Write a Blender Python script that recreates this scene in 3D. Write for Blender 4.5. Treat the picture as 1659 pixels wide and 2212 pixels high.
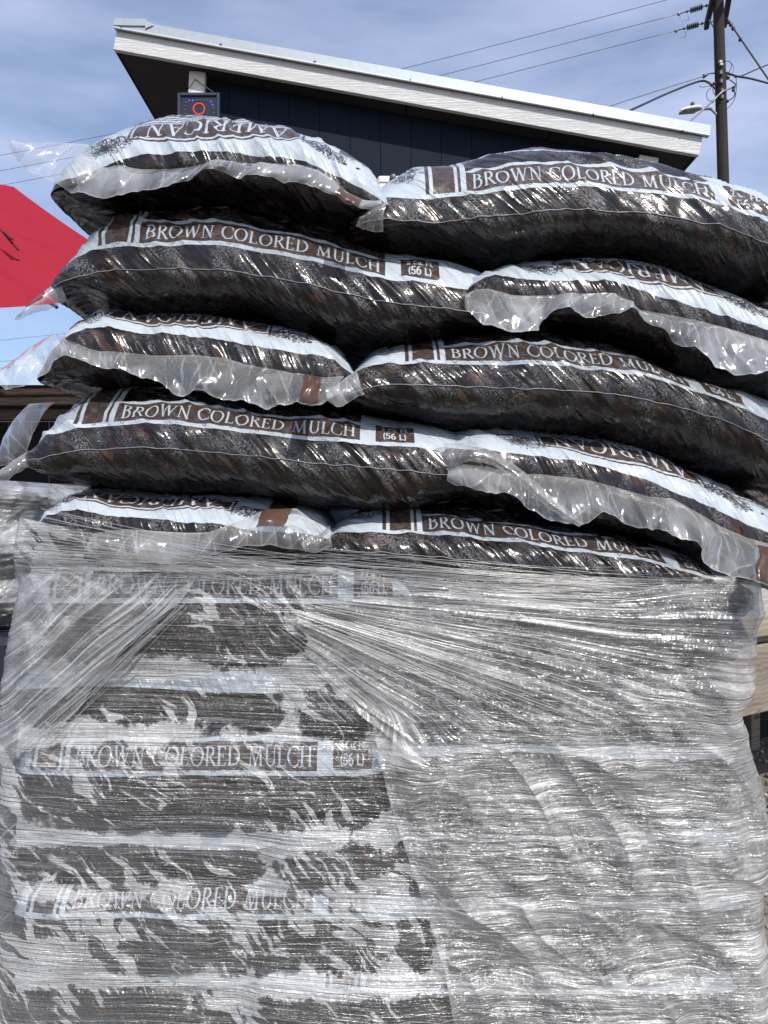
import bpy, math, random
import numpy as np
from mathutils import Vector, Matrix

random.seed(7)
RNG = np.random.default_rng(11)
for o in list(bpy.data.objects):
    bpy.data.objects.remove(o)
SC = bpy.context.scene
COL = SC.collection

# ---------------------------------------------------------------- camera, sky, sun, exposure
EYE = 1.5
cam = bpy.data.cameras.new('camera')
cam.sensor_fit = 'VERTICAL'
cam.sensor_height = 34.6
cam.sensor_width = 34.6
cam.lens = 24.0
cam.clip_start = 0.02
cam.clip_end = 3000
cam_o = bpy.data.objects.new('camera', cam)
cam_o.location = (0, 0, EYE)
cam_o.rotation_euler = (math.radians(90), 0, 0)
COL.objects.link(cam_o)
SC.camera = cam_o

SUN_EL, SUN_AZ = math.radians(50), math.radians(24)      # behind the camera, to its right
S_DIR = Vector((math.sin(SUN_AZ) * math.cos(SUN_EL), -math.cos(SUN_AZ) * math.cos(SUN_EL), math.sin(SUN_EL)))
W = bpy.data.worlds.new('World')
SC.world = W
W.use_nodes = True
wt = W.node_tree
wt.nodes.clear()
w_out = wt.nodes.new('ShaderNodeOutputWorld')
w_bg = wt.nodes.new('ShaderNodeBackground')
w_bg.inputs['Strength'].default_value = 0.15
sky = wt.nodes.new('ShaderNodeTexSky')
sky.sky_type = 'NISHITA'
sky.sun_disc = False
sky.sun_elevation = SUN_EL
sky.sun_rotation = math.pi - SUN_AZ
sky.air_density = 1.0
sky.dust_density = 1.6
sky.ozone_density = 3.5
w_tc = wt.nodes.new('ShaderNodeTexCoord')
w_mp = wt.nodes.new('ShaderNodeMapping')
w_mp.inputs['Rotation'].default_value = (0.3, 0.5, 0.4)
w_mp.inputs['Scale'].default_value = (1.2, 2.2, 5.5)
w_nz = wt.nodes.new('ShaderNodeTexNoise')
w_nz.inputs['Scale'].default_value = 1.5
w_nz.inputs['Detail'].default_value = 7
w_nz.inputs['Roughness'].default_value = 0.55
w_rp = wt.nodes.new('ShaderNodeValToRGB')
w_rp.color_ramp.elements[0].position = 0.44
w_rp.color_ramp.elements[0].color = (0.15, 0.15, 0.15, 1)
w_rp.color_ramp.elements[1].position = 0.74
w_rp.color_ramp.elements[1].color = (0.66, 0.66, 0.66, 1)
w_mx = wt.nodes.new('ShaderNodeMixRGB')
w_mx.inputs['Color2'].default_value = (4.5, 4.9, 6.5, 1)
wt.links.new(w_tc.outputs['Generated'], w_mp.inputs['Vector'])
wt.links.new(w_mp.outputs['Vector'], w_nz.inputs['Vector'])
wt.links.new(w_nz.outputs['Fac'], w_rp.inputs['Fac'])
wt.links.new(w_rp.outputs['Color'], w_mx.inputs['Fac'])
wt.links.new(sky.outputs['Color'], w_mx.inputs['Color1'])
wt.links.new(w_mx.outputs['Color'], w_bg.inputs['Color'])
wt.links.new(w_bg.outputs['Background'], w_out.inputs['Surface'])

sun = bpy.data.lights.new('sun', 'SUN')
sun.energy = 4.0
sun.angle = math.radians(0.55)
sun.color = (1.0, 0.955, 0.88)
sun_o = bpy.data.objects.new('sun', sun)
sun_o.rotation_euler = (-S_DIR).to_track_quat('-Z', 'Y').to_euler()
sun_o.location = S_DIR * 30
COL.objects.link(sun_o)

SC.view_settings.view_transform = 'Standard'
SC.view_settings.look = 'None'
SC.view_settings.exposure = 0.2
SC.view_settings.gamma = 1.0
SC.view_settings.use_curve_mapping = False
SC.render.engine = 'CYCLES'
SC.cycles.use_denoising = True
SC.cycles.use_adaptive_sampling = True
SC.cycles.adaptive_threshold = 0.025
SC.cycles.max_bounces = 5
SC.cycles.diffuse_bounces = 2
SC.cycles.glossy_bounces = 3
SC.cycles.transparent_max_bounces = 8
SC.cycles.sample_clamp_indirect = 6.0
SC.cycles.sample_clamp_direct = 0.0
SC.cycles.caustics_reflective = False
SC.cycles.caustics_refractive = False

# ---------------------------------------------------------------- helpers
F, CX, CY = 1533.0, 829.5, 1106.0


def X(px, d):
    return (px - CX) / F * d


def Z(py, d):
    return EYE - (py - CY) / F * d


def P(px, py, d):
    """A point at depth d metres in front of the camera."""
    return Vector((X(px, d), d, Z(py, d)))


_PERM = np.random.default_rng(5).permutation(512)
_PERM = np.concatenate([_PERM, _PERM, _PERM])
_ANG = np.random.default_rng(6).uniform(0, 2 * np.pi, 512)
_GX, _GY = np.cos(_ANG), np.sin(_ANG)


def perlin(x, y, seed=0):
    x = np.asarray(x, float) + seed * 17.31
    y = np.asarray(y, float) + seed * 7.77
    xi, yi = np.floor(x).astype(int), np.floor(y).astype(int)
    xf, yf = x - xi, y - yi
    u, v = xf ** 3 * (xf * (xf * 6 - 15) + 10), yf ** 3 * (yf * (yf * 6 - 15) + 10)

    def g(i, j, a, b):
        h = _PERM[(_PERM[i & 511] + j) & 511]
        return _GX[h] * a + _GY[h] * b
    n00, n10 = g(xi, yi, xf, yf), g(xi + 1, yi, xf - 1, yf)
    n01, n11 = g(xi, yi + 1, xf, yf - 1), g(xi + 1, yi + 1, xf - 1, yf - 1)
    return ((n00 * (1 - u) + n10 * u) * (1 - v) + (n01 * (1 - u) + n11 * u) * v) * 1.5


def ridge(x, y, seed=0):
    return 1 - np.abs(perlin(x, y, seed))


def sstep(a, b, x):
    t = np.clip((x - a) / (b - a), 0, 1)
    return t * t * (3 - 2 * t)


def gauss1(a, sig, axis=0):
    r = int(3 * sig + 1)
    k = np.exp(-0.5 * (np.arange(-r, r + 1) / sig) ** 2)
    k /= k.sum()
    pad = [(0, 0)] * a.ndim
    pad[axis] = (r, r)
    b = np.pad(a, pad, mode='edge')
    return np.apply_along_axis(lambda m: np.convolve(m, k, mode='valid'), axis, b)


def curve(pts, xs, smooth=0):
    p = sorted(pts)
    y = np.interp(xs, [a[0] for a in p], [a[1] for a in p])
    if smooth:
        y = gauss1(y, smooth)
    return y


def tag(o, label=None, cat=None, group=None, kind=None):
    if label:
        o['label'] = label
    if cat:
        o['category'] = cat
    if group:
        o['group'] = group
    if kind:
        o['kind'] = kind
    return o


def thing(name, loc, label, cat, group=None):
    o = bpy.data.objects.new(name, None)
    o.location = loc
    o.empty_display_size = 0.1
    COL.objects.link(o)
    return tag(o, label, cat, group)


def attach(o, parent):
    if parent is not None:
        o.parent = parent
        if parent.parent is None:
            o.matrix_parent_inverse = Matrix.Translation(-Vector(parent.location))


def mesh_obj(name, verts, faces, mat, parent=None, smooth=False, uv=None, attrs=None):
    """verts (N,3), faces (M,k) array or a list of index tuples; uv per vertex."""
    me = bpy.data.meshes.new(name)
    verts = np.asarray(verts, np.float32).reshape(-1, 3)
    if isinstance(faces, np.ndarray):
        m, k = faces.shape
        me.vertices.add(len(verts))
        me.vertices.foreach_set('co', verts.ravel())
        me.loops.add(m * k)
        me.loops.foreach_set('vertex_index', faces.ravel().astype(np.int32))
        me.polygons.add(m)
        me.polygons.foreach_set('loop_start', (np.arange(m) * k).astype(np.int32))
        me.polygons.foreach_set('loop_total', np.full(m, k, np.int32))
        me.update(calc_edges=True)
    else:
        me.from_pydata([tuple(map(float, v)) for v in verts], [], [tuple(f) for f in faces])
        me.update()
    if smooth:
        me.polygons.foreach_set('use_smooth', np.ones(len(me.polygons), bool))
    if uv is not None:
        li = np.empty(len(me.loops), np.int32)
        me.loops.foreach_get('vertex_index', li)
        for uname, uva in (uv.items() if isinstance(uv, dict) else [('UVMap', uv)]):
            lay = me.uv_layers.new(name=uname)
            lay.data.foreach_set('uv', np.asarray(uva, np.float32)[li].ravel())
    for k2, a in (attrs or {}).items():
        at = me.attributes.new(k2, 'FLOAT', 'POINT')
        at.data.foreach_set('value', np.asarray(a, np.float32).ravel())
    me.validate()
    if mat is not None:
        me.materials.append(mat)
    o = bpy.data.objects.new(name, me)
    COL.objects.link(o)
    attach(o, parent)
    return o


def grid_faces(nu, nv):
    i = np.arange(nu - 1)[:, None] * nv + np.arange(nv - 1)[None, :]
    return np.stack([i, i + nv, i + nv + 1, i + 1], -1).reshape(-1, 4)


class MB:
    """Collects boxes, tubes and polygons of ONE object."""

    def __init__(s):
        s.v, s.f = [], []

    def box(s, c, size, rot=None, bev=0.0):
        hx, hy, hz = [a / 2 for a in size]
        b = min(bev, hx * .9, hy * .9, hz * .9)
        pts = []
        if b <= 0:
            pts = [Vector((sx * hx, sy * hy, sz * hz)) for sx in (-1, 1) for sy in (-1, 1) for sz in (-1, 1)]
            fs = [(0, 1, 3, 2), (4, 6, 7, 5), (0, 4, 5, 1), (2, 3, 7, 6), (0, 2, 6, 4), (1, 5, 7, 3)]
        else:
            idx = {}
            for sx in (-1, 1):
                for sy in (-1, 1):
                    for sz in (-1, 1):
                        for ax in range(3):
                            q = [sx * (hx - b), sy * (hy - b), sz * (hz - b)]
                            q[ax] = (sx * hx, sy * hy, sz * hz)[ax]
                            idx[(sx, sy, sz, ax)] = len(pts)
                            pts.append(Vector(q))
            fs = []
            for ax in range(3):
                o1, o2 = [a for a in range(3) if a != ax]
                for sg in (-1, 1):
                    lp = []
                    for (a, c2) in ((-1, -1), (1, -1), (1, 1), (-1, 1)):
                        k = [0, 0, 0]
                        k[ax], k[o1], k[o2] = sg, a, c2
                        lp.append(idx[(k[0], k[1], k[2], ax)])
                    fs.append(tuple(lp))
            for ax in range(3):
                o1, o2 = [a for a in range(3) if a != ax]
                for a in (-1, 1):
                    for c2 in (-1, 1):
                        k1, k2 = [0, 0, 0], [0, 0, 0]
                        k1[ax], k2[ax] = -1, 1
                        k1[o1] = k2[o1] = a
                        k1[o2] = k2[o2] = c2
                        fs.append((idx[(*k1, o1)], idx[(*k2, o1)], idx[(*k2, o2)], idx[(*k1, o2)]))
            for sx in (-1, 1):
                for sy in (-1, 1):
                    for sz in (-1, 1):
                        fs.append(tuple(idx[(sx, sy, sz, ax)] for ax in range(3)))
        n = len(s.v)
        for q in pts:
            if rot is not None:
                q = rot @ q
            s.v.append(q + Vector(c))
        s.f += [tuple(n + i for i in f) for f in fs]
        return s

    def beam(s, a, b, w, h, bev=0.0, up=Vector((0, 0, 1))):
        a, b = Vector(a), Vector(b)
        x = (b - a).normalized()
        y = up.cross(x)
        y = y.normalized() if y.length > 1e-6 else Vector((0, 1, 0))
        z = x.cross(y)
        return s.box((a + b) / 2, ((b - a).length, w, h), Matrix((x, y, z)).transposed(), bev)

    def tube(s, pts, r, n=8, cap=True):
        pts = [Vector(p) for p in pts]
        rr = r if isinstance(r, (list, tuple)) else [r] * len(pts)
        base = len(s.v)
        ref = Vector((0.13, 0.31, 0.94))
        for i, p in enumerate(pts):
            t = (pts[min(i + 1, len(pts) - 1)] - pts[max(i - 1, 0)]).normalized()
            a = t.cross(ref)
            if a.length < 0.05:
                a = t.cross(Vector((1, 0, 0)))
            a.normalize()
            b = t.cross(a)
            for k in range(n):
                an = 2 * math.pi * k / n
                s.v.append(p + (a * math.cos(an) + b * math.sin(an)) * rr[i])
        for i in range(len(pts) - 1):
            for k in range(n):
                k2 = (k + 1) % n
                s.f.append((base + i * n + k, base + i * n + k2, base + (i + 1) * n + k2, base + (i + 1) * n + k))
        if cap:
            s.f.append(tuple(base + k for k in range(n))[::-1])
            e = base + (len(pts) - 1) * n
            s.f.append(tuple(e + k for k in range(n)))
        return s

    def ball(s, c, r, n=8, m=5, sc=(1, 1, 1)):
        base = len(s.v)
        for j in range(m + 1):
            th = math.pi * j / m
            for k in range(n):
                ph = 2 * math.pi * k / n
                s.v.append(Vector(c) + Vector((r * sc[0] * math.sin(th) * math.cos(ph), r * sc[1] * math.sin(th) * math.sin(ph), r * sc[2] * math.cos(th))))
        for j in range(m):
            for k in range(n):
                k2 = (k + 1) % n
                s.f.append((base + j * n + k, base + (j + 1) * n + k, base + (j + 1) * n + k2, base + j * n + k2))
        return s

    def poly(s, pts):
        n = len(s.v)
        s.v += [Vector(p) for p in pts]
        s.f.append(tuple(range(n, n + len(pts))))
        return s

    def build(s, name, mat, parent=None, smooth=False):
        return mesh_obj(name, [tuple(v) for v in s.v], s.f, mat, parent, smooth)


# ---------------------------------------------------------------- materials
class NT:
    def __init__(s, name):
        s.m = bpy.data.materials.new(name)
        s.m.use_nodes = True
        s.t = s.m.node_tree
        s.t.nodes.clear()
        s.out = s.n('OutputMaterial')

    def n(s, kind, **kw):
        nd = s.t.nodes.new('ShaderNode' + kind)
        for k, v in kw.items():
            setattr(nd, k, v)
        return nd

    def put(s, sock, v):
        if hasattr(v, 'links') or isinstance(v, bpy.types.NodeSocket):
            s.t.links.new(v, sock)
        elif isinstance(v, (tuple, list)) and len(v) == 3 and sock.type == 'RGBA':
            sock.default_value = (*v, 1)
        else:
            sock.default_value = v

    def math(s, op, a, b=None, c=None, clamp=False):
        nd = s.n('Math', operation=op)
        nd.use_clamp = clamp
        s.put(nd.inputs[0], a)
        if b is not None:
            s.put(nd.inputs[1], b)
        if c is not None:
            s.put(nd.inputs[2], c)
        return nd.outputs[0]

    def mix(s, fac, a, b, blend='MIX'):
        nd = s.n('MixRGB', blend_type=blend)
        s.put(nd.inputs[0], fac)
        s.put(nd.inputs[1], a)
        s.put(nd.inputs[2], b)
        return nd.outputs[0]

    def uv(s, name='UVMap'):
        return s.n('UVMap', uv_map=name).outputs[0]

    def coord(s, which='Object'):
        return s.n('TexCoord').outputs[which]

    def mapping(s, vec, scale=(1, 1, 1), rot=(0, 0, 0), loc=(0, 0, 0)):
        nd = s.n('Mapping')
        s.put(nd.inputs['Vector'], vec)
        nd.inputs['Scale'].default_value = scale
        nd.inputs['Rotation'].default_value = rot
        nd.inputs['Location'].default_value = loc
        return nd.outputs[0]

    def rs(s, vec, rot, scale):
        """Turn first, then stretch."""
        return s.mapping(s.mapping(vec, rot=(0, 0, rot)), scale)

    def noise(s, vec, scale=1, detail=3, rough=0.5, dist=0.0):
        nd = s.n('TexNoise')
        s.put(nd.inputs['Vector'], vec)
        nd.inputs['Scale'].default_value = scale
        nd.inputs['Detail'].default_value = detail
        nd.inputs['Roughness'].default_value = rough
        nd.inputs['Distortion'].default_value = dist
        return nd.outputs['Fac']

    def voro(s, vec, scale, feature='F1', out='Distance', rnd=1.0):
        nd = s.n('TexVoronoi', feature=feature)
        s.put(nd.inputs['Vector'], vec)
        nd.inputs['Scale'].default_value = scale
        nd.inputs['Randomness'].default_value = rnd
        return nd.outputs[out]

    def ramp(s, fac, stops):
        nd = s.n('ValToRGB')
        s.put(nd.inputs[0], fac)
        el = nd.color_ramp.elements
        while len(el) < len(stops):
            el.new(0.5)
        for e, (p, c) in zip(el, stops):
            e.position = p
            e.color = (c, c, c, 1) if not isinstance(c, tuple) else (*c, 1)
        return nd.outputs[0]

    def mr(s, v, a, b, c=0.0, d=1.0):
        nd = s.n('MapRange')
        s.put(nd.inputs[0], v)
        for i, q in enumerate((a, b, c, d)):
            nd.inputs[i + 1].default_value = q
        return nd.outputs[0]

    def attr(s, name):
        return s.n('Attribute', attribute_name=name).outputs['Fac']

    def bump(s, h, strength=0.5, dist=0.01, normal=None):
        nd = s.n('Bump')
        nd.inputs['Strength'].default_value = strength
        nd.inputs['Distance'].default_value = dist
        s.put(nd.inputs['Height'], h)
        if normal is not None:
            s.put(nd.inputs['Normal'], normal)
        return nd.outputs[0]

    def principled(s, **kw):
        nd = s.n('BsdfPrincipled')
        for k, v in kw.items():
            s.put(nd.inputs[k.replace('_', ' ')], v)
        return nd.outputs[0]

    def mixsh(s, fac, a, b):
        nd = s.n('MixShader')
        s.put(nd.inputs[0], fac)
        s.t.links.new(a, nd.inputs[1])
        s.t.links.new(b, nd.inputs[2])
        return nd.outputs[0]

    def done(s, sh):
        s.t.links.new(sh, s.out.inputs['Surface'])
        return s.m


def simple(name, col, rough=0.6, metal=0.0, var=0.15, scale=20.0, bump=0.0, spec=0.5, stretch=(1, 1, 1), emit=None):
    t = NT(name)
    v = t.mapping(t.coord('Object'), stretch)
    nz = t.noise(v, scale, 5, 0.6)
    c = t.mix(nz, tuple(a * (1 - var) for a in col), tuple(min(1, a * (1 + var)) for a in col))
    kw = dict(Base_Color=c, Roughness=rough, Metallic=metal, Specular_IOR_Level=spec)
    if bump:
        kw['Normal'] = t.bump(nz, bump, 0.01)
    if emit:
        kw['Emission_Color'] = emit[0]
        kw['Emission_Strength'] = emit[1]
    return t.done(t.principled(**kw))


def wood_mat(name, light, dark, rough=0.75, axis=(2, 30, 30), scale=1.0):
    t = NT(name)
    co = t.coord('Object')
    wob = t.noise(co, 2.0, 2)
    v = t.mapping(co, axis)
    v2 = t.mix(0.06, v, t.n('TexNoise').outputs['Color'])
    g = t.noise(v, scale, 6, 0.62, 0.8)
    w = t.n('TexWave', wave_type='BANDS', bands_direction='Z')
    t.put(w.inputs['Vector'], t.mapping(co, (0.6, 1, 1)))
    w.inputs['Scale'].default_value = 14
    w.inputs['Distortion'].default_value = 9
    w.inputs['Detail'].default_value = 3
    w.inputs['Detail Scale'].default_value = 0.8
    f = t.math('ADD', t.math('MULTIPLY', g, 0.84), t.math('MULTIPLY', w.outputs['Fac'], 0.16))
    c = t.ramp(f, [(0.3, dark), (0.62, light)])
    c = t.mix(t.math('MULTIPLY', wob, 0.35), c, dark)
    crack = t.mr(t.noise(t.mapping(co, (.8, 20, 60)), 1, 3, .6, .4), .66, .70)
    kn = t.voro(t.mapping(co, (3.2, 3.2, 8)), 1.0, out='Distance')
    c = t.mix(t.math('MULTIPLY', crack, .6), c, tuple(q * .35 for q in dark))
    c = t.mix(t.mr(kn, .13, .07), c, tuple(q * .5 for q in dark))
    c = t.mix(t.math('MULTIPLY', t.mr(t.noise(co, 7, 5, .7), .5, .75), .3), c, (.16, .15, .14))
    return t.done(t.principled(Base_Color=c, Roughness=rough, Normal=t.bump(f, 0.45, 0.004)))

# ---------------------------------------------------------------- flat print of the bags, drawn in metres
WHITE_INK, BROWN_INK, TREE_INK, HOLE = (0.43, 0.48, 0.525), (0.058, 0.038, 0.030), (0.022, 0.016, 0.018), (0.015, 0.012, 0.012)


class Sheet:
    def __init__(s, w, h, ppm):
        s.w, s.h, s.k = w, h, ppm
        s.nx, s.ny = int(w * ppm), int(h * ppm)
        s.a = np.zeros((s.ny, s.nx, 4), np.float32)

    def _win(s, u0, v0, u1, v1):
        i0, i1 = max(0, int(u0 * s.k) - 2), min(s.nx, int(u1 * s.k) + 3)
        j0, j1 = max(0, int(v0 * s.k) - 2), min(s.ny, int(v1 * s.k) + 3)
        if i1 <= i0 or j1 <= j0:
            return None
        gu, gv = np.meshgrid((np.arange(i0, i1) + .5) / s.k, (np.arange(j0, j1) + .5) / s.k)
        return (slice(j0, j1), slice(i0, i1)), gu, gv

    def _paint(s, sl, sd, col, alpha=1.0):
        m = np.clip(0.5 - sd * s.k, 0, 1)[..., None]
        px = s.a[sl]
        px[..., :3] = px[..., :3] * (1 - m) + np.array(col, np.float32) * m
        px[..., 3:] = px[..., 3:] * (1 - m) + alpha * m

    def field(s, fn, col, u0=0, v0=0, u1=None, v1=None, alpha=1.0):
        w = s._win(u0, v0, u1 if u1 is not None else s.w, v1 if v1 is not None else s.h)
        if w:
            s._paint(w[0], fn(w[1], w[2]), col, alpha)

    def rect(s, u0, v0, u1, v1, col, alpha=1.0):
        s.field(lambda u, v: np.maximum(np.maximum(u0 - u, u - u1), np.maximum(v0 - v, v - v1)), col, u0, v0, u1, v1, alpha)

    def seg(s, p, q, w0, w1, col):
        r = max(w0, w1)
        w = s._win(min(p[0], q[0]) - r, min(p[1], q[1]) - r, max(p[0], q[0]) + r, max(p[1], q[1]) + r)
        if not w:
            return
        sl, gu, gv = w
        dx, dy = q[0] - p[0], q[1] - p[1]
        L = dx * dx + dy * dy + 1e-12
        t = np.clip(((gu - p[0]) * dx + (gv - p[1]) * dy) / L, 0, 1)
        d = np.hypot(gu - p[0] - t * dx, gv - p[1] - t * dy) - 0.5 * (w0 + (w1 - w0) * t)
        s._paint(sl, d, col)

    def image(s, name):
        im = bpy.data.images.new(name, s.nx, s.ny, alpha=True, float_buffer=True)
        im.colorspace_settings.name = 'Non-Color'
        im.pixels.foreach_set(s.a.ravel())
        im.update()
        im.pack()
        return im


TN, TK = 0.055, 0.12      # thin and thick stroke of the serif letters, in cap heights


def _arc(cx, cy, rx, ry, a0, a1, thin=TN, thick=TK, n=18):
    out = []
    for i in range(n):
        b0, b1 = [math.radians(a0 + (a1 - a0) * (i + k) / n) for k in (0, 1)]
        w0, w1 = [thin + (thick - thin) * abs(math.cos(b)) ** 1.4 for b in (b0, b1)]
        out.append((cx + rx * math.cos(b0), cy + ry * math.sin(b0), cx + rx * math.cos(b1), cy + ry * math.sin(b1), w0, w1))
    return out


def _stem(x, w=TK, serif=True, y0=0.0, y1=1.0):
    o = [(x, y0 + .03, x, y1 - .03, w, w)]
    if serif:
        o += [(x - .12, y0 + .02, x + .12, y0 + .02, .045, .045), (x - .12, y1 - .02, x + .12, y1 - .02, .045, .045)]
    return o


def _sf(x, y, r=.1):
    return [(x - r, y, x + r, y, .045, .045)]


SERIF = {
    'I': (.36, _stem(.18)),
    'L': (.66, _stem(.18) + [(.18, .02, .58, .02, .05, .05), (.58, .02, .61, .2, .05, .03)]),
    'E': (.68, _stem(.18) + [(.18, .02, .58, .02, .05, .05), (.58, .02, .62, .19, .05, .03), (.18, .98, .56, .98, .05, .05), (.56, .98, .58, .83, .05, .03),
                             (.18, .52, .48, .52, .05, .05), (.48, .44, .48, .6, .04, .04)]),
    'H': (.9, _stem(.18) + _stem(.72) + [(.18, .52, .72, .52, .05, .05)]),
    'N': (.9, [(.18, .02, .18, .98, TN, TN), (.16, .97, .74, .03, TK, TK), (.74, .02, .74, .98, TN, TN)] + _sf(.18, .02) + _sf(.12, .98) + _sf(.74, .98)),
    'M': (1.12, [(.17, .02, .24, .98, TN, TN), (.24, .96, .54, .06, TK, TK), (.54, .06, .86, .96, TN, TN), (.86, .98, .93, .02, TK, TK)] + _sf(.17, .02) + _sf(.93, .02, .13) + _sf(.2, .98) + _sf(.9, .98)),
    'W': (1.24, [(.14, .97, .38, .04, TK, TK), (.38, .04, .62, .95, TN, TN), (.6, .95, .84, .04, TK, TK), (.84, .04, 1.1, .97, TN, TN)] + _sf(.14, .98, .12) + _sf(.6, .98) + _sf(1.1, .98)),
    'U': (.84, [(.18, .34, .18, .98, TK, TK), (.7, .34, .7, .98, TN, TN)] + _arc(.44, .34, .26, .32, 180, 360, TN, TK * .8) + _sf(.18, .98, .12) + _sf(.7, .98)),
    'O': (.98, _arc(.49, .5, .4, .49, 0, 360, n=36)),
    'C': (.82, _arc(.5, .5, .42, .49, 48, 312, n=30) + [(.78, .86, .78, .66, .05, .03), (.78, .14, .8, .3, .03, .04)]),
    'D': (.92, _stem(.18) + _arc(.3, .5, .52, .48, -88, 88, n=24) + [(.18, .98, .32, .98, .05, .05), (.18, .02, .32, .02, .05, .05)]),
    'R': (.78, _stem(.18) + _arc(.32, .74, .27, .24, -90, 90) + [(.18, .98, .34, .98, .05, .05), (.18, .5, .34, .5, .05, .05), (.36, .5, .72, .03, TK * .8, TK)] + _sf(.74, .02, .09)),
    'B': (.74, _stem(.18) + _arc(.32, .755, .24, .225, -90, 90) + _arc(.34, .275, .29, .255, -90, 90) + [(.18, .98, .34, .98, .05, .05), (.18, .53, .36, .53, .05, .05), (.18, .02, .36, .02, .05, .05)]),
    'A': (.9, [(.13, .03, .43, .98, TN, TN), (.42, .98, .76, .03, TK, TK), (.24, .36, .64, .36, .05, .05)] + _sf(.13, .02) + _sf(.78, .02, .12)),
    'T': (.8, _stem(.4, serif=False) + [(.06, .97, .74, .97, .05, .05), (.06, .97, .05, .8, .05, .03), (.74, .97, .75, .8, .05, .03)] + _sf(.4, .02, .12)),
    ' ': (.42, []),
}
B_ = .15
SANS = {
    '2': (.62, _arc(.3, .72, .21, .21, 170, -40, B_, B_) + [(.46, .58, .1, .08, B_, B_), (.1, .075, .54, .075, B_, B_)]),
    '5': (.62, [(.5, .92, .16, .92, B_, B_), (.16, .92, .13, .55, B_, B_)] + _arc(.29, .33, .23, .26, 130, -150, B_, B_)),
    '6': (.62, _arc(.31, .31, .22, .25, 0, 360, B_, B_) + _arc(.42, .42, .34, .5, 90, 180, B_, B_)),
    '(': (.34, _arc(.48, .42, .3, .62, 130, 230, .12, .12)),
    ')': (.34, _arc(-.14, .42, .3, .62, 50, -50, .12, .12)),
    'L': (.56, [(.12, .07, .12, .93, B_, B_), (.12, .075, .48, .075, B_, B_)]),
    'C': (.74, _arc(.38, .5, .28, .43, 50, 310, B_, B_)),
    'F': (.56, [(.12, .07, .12, .93, B_, B_), (.12, .925, .5, .925, B_, B_), (.12, .5, .44, .5, B_, B_)]),
    'u': (.56, [(.12, .3, .12, .65, B_, B_), (.44, .06, .44, .65, B_, B_)] + _arc(.28, .26, .16, .2, 180, 360, B_, B_)),
    't': (.36, [(.18, .15, .18, .85, B_, B_), (.04, .62, .34, .62, .12, .12), (.18, .09, .32, .07, .13, .13)]),
    '.': (.24, [(.1, .08, .1, .08, B_ * 1.15, B_ * 1.15)]),
    ' ': (.3, []),
}


def text_width(txt, font, track):
    return sum(font[c][0] + track for c in txt) - track


def text(sh, txt, u, v, cap, width, col, font=SERIF, track=.04, flip=False):
    """Text from (u, v) over a given width; flip turns it upside down about its own middle."""
    tw = text_width(txt, font, track)
    sx = width / tw
    x = 0.0
    for c in txt:
        w, strokes = font[c]
        for (x0, y0, x1, y1, w0, w1) in strokes:
            p = ((x + x0) * sx, y0 * cap)
            q = ((x + x1) * sx, y1 * cap)
            if flip:
                p, q = (width - p[0], cap - p[1]), (width - q[0], cap - q[1])
            k = (cap + sx) / 2
            sh.seg((u + p[0], v + p[1]), (u + q[0], v + q[1]), w0 * k, w1 * k, col)
        x += w + track


def tree_print(sh, u, v, h, ang0, rnd, spread=0.55):
    """A bare, finely branched tree; its crown grows along ang0."""
    def grow(p, a, L, w, lev):
        q = (p[0] + math.cos(a) * L, p[1] + math.sin(a) * L)
        sh.seg(p, q, w, w * .7, TREE_INK)
        if lev == 0:
            e = (q[0] + rnd.gauss(0, h * .02), q[1] + rnd.gauss(0, h * .02))
            sh.seg(q, e, h * .016, h * .022, TREE_INK)
            return
        for k in range(3 if lev > 2 else 2):
            f = rnd.uniform(.5, 1)
            grow((p[0] + (q[0] - p[0]) * f, p[1] + (q[1] - p[1]) * f), a + rnd.uniform(-spread, spread) * 1.6, L * rnd.uniform(.6, .85), w * .6, lev - 1)
    for k in range(5):
        grow((u, v), ang0 + (k - 2) * .5 + rnd.uniform(-.2, .2), h * .30, h * .045, 4)


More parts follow.
